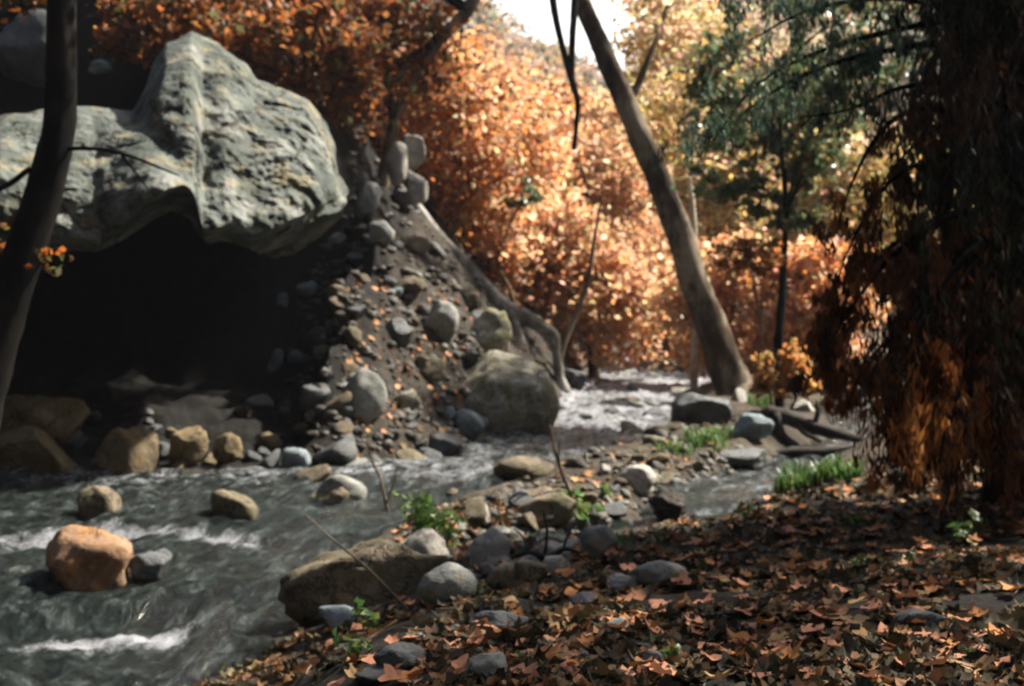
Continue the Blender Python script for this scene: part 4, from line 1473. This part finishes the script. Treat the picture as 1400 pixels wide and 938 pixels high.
# rubble too fine to count
pts = []
for _ in range(1700):
    px, py = rg.uniform(380, 760), rg.uniform(190, 620)
    if sil(px, py):
        q = hit(px, py, 15)
        if q.y < 34:
            pts.append(tuple(q))
for _ in range(900):
    q = bar_region(random.Random(int(rg.integers(1e9))))
    if q is not None:
        pts.append(tuple(q))
p = np.array(pts)
v0, f0 = ico(2)
Vs = []
for i in range(len(p)):
    sc = .02 + .1 * rg.random() ** 3
    vv = v0 * (1 + .25 * rg.normal(size=(len(v0), 1)) * .6) * np.array([sc, sc * rg.uniform(.7, 1.2), sc * rg.uniform(.5, .9)])
    Vs.append(vv + p[i])
f = (f0[None] + (np.arange(len(p)) * len(v0))[:, None, None]).reshape(-1, 3)
M['rubble'] = rock_mat('rubble_stone', [(.35, (.03, .027, .022)), (.5, (.085, .075, .06)), (.65, (.24, .23, .21))], scale=3.0)
o = mesh_np('rubble', np.concatenate(Vs), f, M['rubble'])
o['kind'] = 'stuff'


# ------------------------------------------------------------------ small plants, grass, twigs, driftwood
def blades(name, b, h, w, n, cols_, seed, label, cat, group=None, spread=.5, bend=.5):
    rg_ = np.random.default_rng(seed)
    V, Fq, base = [], [], 0
    for i in range(n):
        a = rg_.uniform(0, 6.28)
        r0 = rg_.random() ** .6 * w
        x, y = math.cos(a) * r0, math.sin(a) * r0
        z0 = h1(b.x + x, b.y + y) - b.z
        hh = h * rg_.uniform(.5, 1.1)
        da = rg_.uniform(0, 6.28)
        dx, dy = math.cos(da), math.sin(da)
        bd = hh * bend * rg_.uniform(.2, 1.2)
        wd = hh * rg_.uniform(.03, .06) + .003
        px_, py_ = -dy * wd, dx * wd
        for k_, (t_, ws) in enumerate(((0, 1), (.4, .9), (.75, .6), (1, .1))):
            cx_, cy_, cz_ = x + dx * bd * t_ ** 2, y + dy * bd * t_ ** 2, z0 + hh * (t_ - .25 * t_ * t_ * bend)
            V += [(cx_ + px_ * ws, cy_ + py_ * ws, cz_), (cx_ - px_ * ws, cy_ - py_ * ws, cz_)]
        for k_ in range(3):
            q = base + k_ * 2
            Fq.append((q, q + 1, q + 3, q + 2))
        base += 8
    o_ = mesh_np(name, np.array(V), np.array(Fq), M['green'], col=np.repeat(palette(n, cols_, None, .2, rg_), 8, 0), smooth=False)
    o_.location = b
    return tag(o_, label, cat, group)


GR = [(.07, .16, .035), (.1, .2, .05), (.05, .11, .03), (.16, .2, .06)]
for i, (px, py, w, h, n, lab) in enumerate([
    (1085, 668, 26, 34, 130, 'bright green grass tuft at the near edge of the side channel, left one'),
    (1122, 660, 26, 34, 130, 'bright green grass tuft at the near edge of the side channel, middle one'),
    (1160, 652, 20, 26, 90, 'small grass tuft at the near edge of the side channel, right one'),
    (965, 606, 34, 26, 120, 'green grass tuft on the gravel bar left of the blue-grey rock'),
    (925, 618, 30, 20, 90, 'low yellowish grass tuft on the gravel bar, leftmost'),
    (1040, 556, 20, 22, 70, 'grass tuft right of the foot of the leaning sycamore'),
    (995, 598, 20, 20, 70, 'small grass tuft beside the blue-grey rock'),
]):
    b = hit(px, py, 6)
    s = b.y / F
    blades('grass_tuft', b, h * s, w * s, n, GR, 600 + i, lab, 'grass', 'grass tufts along the side channel')


def weed(px, py, h, seed, label, nst=4, nl=7, cols_=GR, name='weed', lsize=.3, group=None):
    b = hit(px, py, 4)
    s = b.y / F * h
    rg_ = np.random.default_rng(seed)
    e_ = empty(name, b, label, 'plant', group)
    t_ = Tubes()
    cen_, R_ = [], []
    for k_ in range(nst):
        a = rg_.uniform(0, 6.28)
        ln = s * rg_.uniform(.6, 1.05)
        tip = b + Vector((math.cos(a) * ln * .5, math.sin(a) * ln * .5, ln * .9))
        mid = b.lerp(tip, .5) + Vector((0, 0, ln * .12))
        t_.add([b - Vector((0, 0, .02)), mid, tip], [s * .02, s * .014, s * .006], 4, 0, 2)
        for j in range(nl):
            u = rg_.uniform(.3, 1.05)
            q = (b.lerp(mid, u * 2) if u < .5 else mid.lerp(tip, u * 2 - 1))
            cen_.append(tuple(q + Vector(rg_.normal(size=3)) * s * .1))
    t_.build('stem', M['bark_brown'], e_)
    cen_ = np.array(cen_)
    leaves('foliage', cen_, rg_.uniform(.7, 1.3, len(cen_)) * s * lsize, palette(len(cen_), cols_, None, .2, rg_), M['green'], e_, org=b, R=rot_rand(len(cen_), rg_))
    return e_


weed(604, 765, 90, 700, 'bushy bright green plant growing behind the grey dome-shaped rock', 9, 26, [(.1, .2, .04), (.14, .26, .05), (.07, .14, .03)], 'green_bush', .13)
for i, (px, py, h, lab) in enumerate([
    (1312, 748, 46, 'tall thin green weed on the shaded right of the bank'),
    (1168, 728, 32, 'green weed in the leaves near the drooping foliage'),
    (848, 752, 36, 'green weed beside the round grey rock at the side channel'),
    (905, 752, 26, 'small green weed at the bank edge right of the round grey rock'),
    (1242, 774, 24, 'tiny green weed in the middle right of the bank'),
    (1172, 782, 22, 'tiny green weed in the middle of the leaf bank'),
    (916, 914, 34, 'green weed near the bottom centre of the bank'),
    (486, 912, 60, 'leafy green weed at the lower left of the bank, lower one'),
    (500, 872, 46, 'leafy green weed at the lower left of the bank, upper one'),
    (720, 922, 26, 'small green weed at the bottom edge left of centre'),
    (786, 722, 56, 'slim green shoot right of the tan layered slab'),
    (835, 690, 34, 'green weed on the gravel bar left of the pale rounded rock'),
    (512, 800, 34, 'small green weed growing on the long mossy rock'),
    (660, 815, 22, 'small green weed at the right of the grey dome-shaped rock'),
    (1018, 715, 26, 'small green weed at the upper edge of the leaf bank'),
    (1330, 905, 20, 'tiny green weed in the lower right corner of the bank'),
]):
    weed(px, py, h, 710 + i, lab, 4, 6, lsize=.32, group='green weeds sprouting from the bank')


def twig(px0, py0, pts, rad, label, name='twig', bark='bark_brown', leaf=None, cat='twig', branches=()):
    b = hit(px0, py0, 5)
    s = b.y / F
    t_ = Tubes()
    t_.add([P(x, y, b.y + d) for x, y, d in pts], [r * s for r in rad], 7, .22 if rad[1] > 3 else .1, 3)
    for pts2, rad2 in branches:
        t_.add([P(x, y, b.y + d) for x, y, d in pts2], [r * s for r in rad2], 6, .1, 3)
    o_ = t_.build(name, M[bark], org=b)
    o_.location = b
    tag(o_, label, cat)
    return o_


twig(535, 712, [(536, 716, 0), (528, 690, 0), (520, 655, .05), (508, 628, .1), (500, 600, .1)], [2.2, 2, 1.8, 1.4, .8], 'thin dead stem standing at the near creek edge', branches=[([(528, 690, 0), (538, 660, 0), (545, 640, 0)], [1.4, 1, .6])])
twig(792, 712, [(794, 716, 0), (782, 680, 0), (768, 645, 0), (757, 610, 0), (752, 580, 0)], [3, 2.6, 2.4, 2, 1], 'dead brown stem rising in front of the rapids', branches=[([(768, 645, 0), (764, 620, 0), (768, 596, 0)], [1.5, 1.3, 1])])
twig(560, 836, [(420, 706, .5), (460, 742, .3), (500, 775, .1), (540, 815, 0), (566, 842, 0)], [1, 1.3, 1.6, 1.8, 2], 'long thin reddish twig leaning across the long mossy rock')
twig(690, 735, [(692, 740, 0), (682, 700, 0), (676, 672, 0)], [2, 1.6, .8], 'short bare stem behind the light squarish rock')
twig(745, 770, [(700, 762, .2), (722, 756, 0), (748, 762, -.1), (772, 750, 0), (792, 756, .2)], [2, 4, 5, 4, 2], 'dark tangle of dead roots right of the light squarish rock', 'root_tangle', 'earth', cat='roots',
     branches=[([(745, 762, 0), (738, 772, -.1), (730, 784, -.2)], [4, 3, 2]), ([(745, 760, 0), (748, 725, 0), (742, 698, 0)], [2.5, 2, 1]), ([(770, 750, 0), (778, 728, 0), (790, 712, .1)], [2, 1.6, .8]), ([(722, 756, 0), (716, 735, .1), (702, 722, .1)], [2, 1.4, .8])])
rr_ = rock('root_clump', 918, 712, 62, 50, 'earth', 'dark earthy root clump at the left end of the side channel', 977, square=.2, rough=.35, facets=3)
rr_['category'] = 'roots'
twig(1085, 606, [(1030, 572, .2), (1052, 566, .1), (1080, 572, 0), (1112, 584, -.1), (1150, 594, -.1), (1200, 606, 0)], [6, 11, 12, 10, 8, 4], 'dark driftwood log with broken roots across the side channel', 'driftwood_log', 'earth', cat='log',
     branches=[([(1110, 585, -.1), (1118, 566, -.1), (1116, 548, -.1)], [5, 4, 2]), ([(1085, 568, 0), (1098, 590, -.2), (1124, 604, -.3)], [4, 4, 3]), ([(1060, 565, 0), (1068, 595, -.1), (1090, 612, -.2)], [8, 8, 6]), ([(1040, 566, .2), (1030, 580, .1), (1042, 604, 0)], [6, 6, 5])])
twig(1120, 622, [(1040, 626, 0), (1085, 618, 0), (1130, 616, 0), (1190, 608, .2)], [5, 7, 6, 4], 'low dark log lying flat below the driftwood', 'driftwood_log', 'earth', cat='log')
twig(470, 352, [(478, 352, -.4), (500, 370, -.5), (520, 385, -.5), (528, 392, -.5)], [8, 9, 8, 5], 'charred stump lying on the upper rubble slope', 'charred_stump', 'bark_dark', cat='stump')

# ------------------------------------------------------------------ air
HAZE = .00025
if HAZE:
    bm = bmesh.new()
    bmesh.ops.create_cube(bm, size=1)
    me = bpy.data.meshes.new('haze')
    bm.to_mesh(me); bm.free()
    o = bpy.data.objects.new('haze', me)
    C.objects.link(o)
    o.scale = (520, 900, 78)
    o.location = (0, 0, 78 / 2 - 2.5)
    o['kind'] = 'stuff'
    m, nt = mat_new('haze')
    pv = N(nt, 'ShaderNodeVolumePrincipled')
    pv.inputs['Density'].default_value = HAZE
    pv.inputs['Color'].default_value = (.82, .84, .95, 1)
    pv.inputs['Anisotropy'].default_value = .3
    out = N(nt, 'ShaderNodeOutputMaterial')
    nt.links.new(pv.outputs[0], out.inputs['Volume'])
    me.materials.append(m)

# ------------------------------------------------------------------ light, sky, camera
SUN_EL, SUN_AZ = math.radians(49), math.radians(64)      # azimuth from +Y towards +X
sd = Vector((math.sin(SUN_AZ) * math.cos(SUN_EL), math.cos(SUN_AZ) * math.cos(SUN_EL), math.sin(SUN_EL)))
li = bpy.data.lights.new('sun', 'SUN')
li.energy = 5.0
li.angle = math.radians(1.5)
li.color = (1, .93, .82)
lo = bpy.data.objects.new('sun', li)
C.objects.link(lo)
lo.rotation_euler = sd.to_track_quat('Z', 'Y').to_euler()
lo.location = (20, 0, 40)

sc = bpy.context.scene
wd = bpy.data.worlds.new('World')
sc.world = wd
wd.use_nodes = True
nt = wd.node_tree
bgn = nt.nodes['Background']
sky = nt.nodes.new('ShaderNodeTexSky')
sky.sky_type = 'NISHITA'
sky.sun_disc = False
sky.sun_elevation = SUN_EL
sky.sun_rotation = SUN_AZ
sky.dust_density = 3.0
sky.air_density = 1.0
tcs = nt.nodes.new('ShaderNodeTexCoord')
cn = nt.nodes.new('ShaderNodeTexNoise')
cn.inputs['Scale'].default_value = 2.2
cn.inputs['Detail'].default_value = 6.0
cn.inputs['Roughness'].default_value = .6
nt.links.new(tcs.outputs['Generated'], cn.inputs['Vector'])
sx = nt.nodes.new('ShaderNodeSeparateXYZ')
nt.links.new(tcs.outputs['Generated'], sx.inputs[0])
# cloud added low over the valley head to whiten the overexposed sky
el = nt.nodes.new('ShaderNodeMapRange')
el.inputs['From Min'].default_value = .62
el.inputs['From Max'].default_value = .9
nt.links.new(sx.outputs['Y'], el.inputs['Value'])
cm = nt.nodes.new('ShaderNodeMath'); cm.operation = 'MULTIPLY_ADD'
cm.inputs[1].default_value = .9
nt.links.new(cn.outputs['Fac'], cm.inputs[0])
nt.links.new(el.outputs[0], cm.inputs[2])
cr = nt.nodes.new('ShaderNodeMapRange')
cr.inputs['From Min'].default_value = .75
cr.inputs['From Max'].default_value = 1.15
nt.links.new(cm.outputs[0], cr.inputs['Value'])
mxs = nt.nodes.new('ShaderNodeMix'); mxs.data_type = 'RGBA'
nt.links.new(cr.outputs[0], mxs.inputs[0])
nt.links.new(sky.outputs[0], mxs.inputs[6])
mxs.inputs[7].default_value = (13, 13, 12.6, 1)
nt.links.new(mxs.outputs[2], bgn.inputs[0])
bgn.inputs[1].default_value = .05

cam = bpy.data.cameras.new('camera')
cam.sensor_width = 36
cam.lens = 36 * F / 1400
cam.shift_y = -(469 - HY) / 1400
cam.clip_end = 2000
cam.dof.use_dof = True
cam.dof.focus_distance = 3.4
cam.dof.aperture_fstop = 3.8
co = bpy.data.objects.new('camera', cam)
C.objects.link(co)
co.location = (0, 0, EYE)
co.rotation_euler = (math.pi / 2, 0, 0)
sc.camera = co
sc.view_settings.view_transform = 'Standard'
sc.view_settings.look = 'None'
sc.view_settings.exposure = 1.68
sc.view_settings.gamma = 1
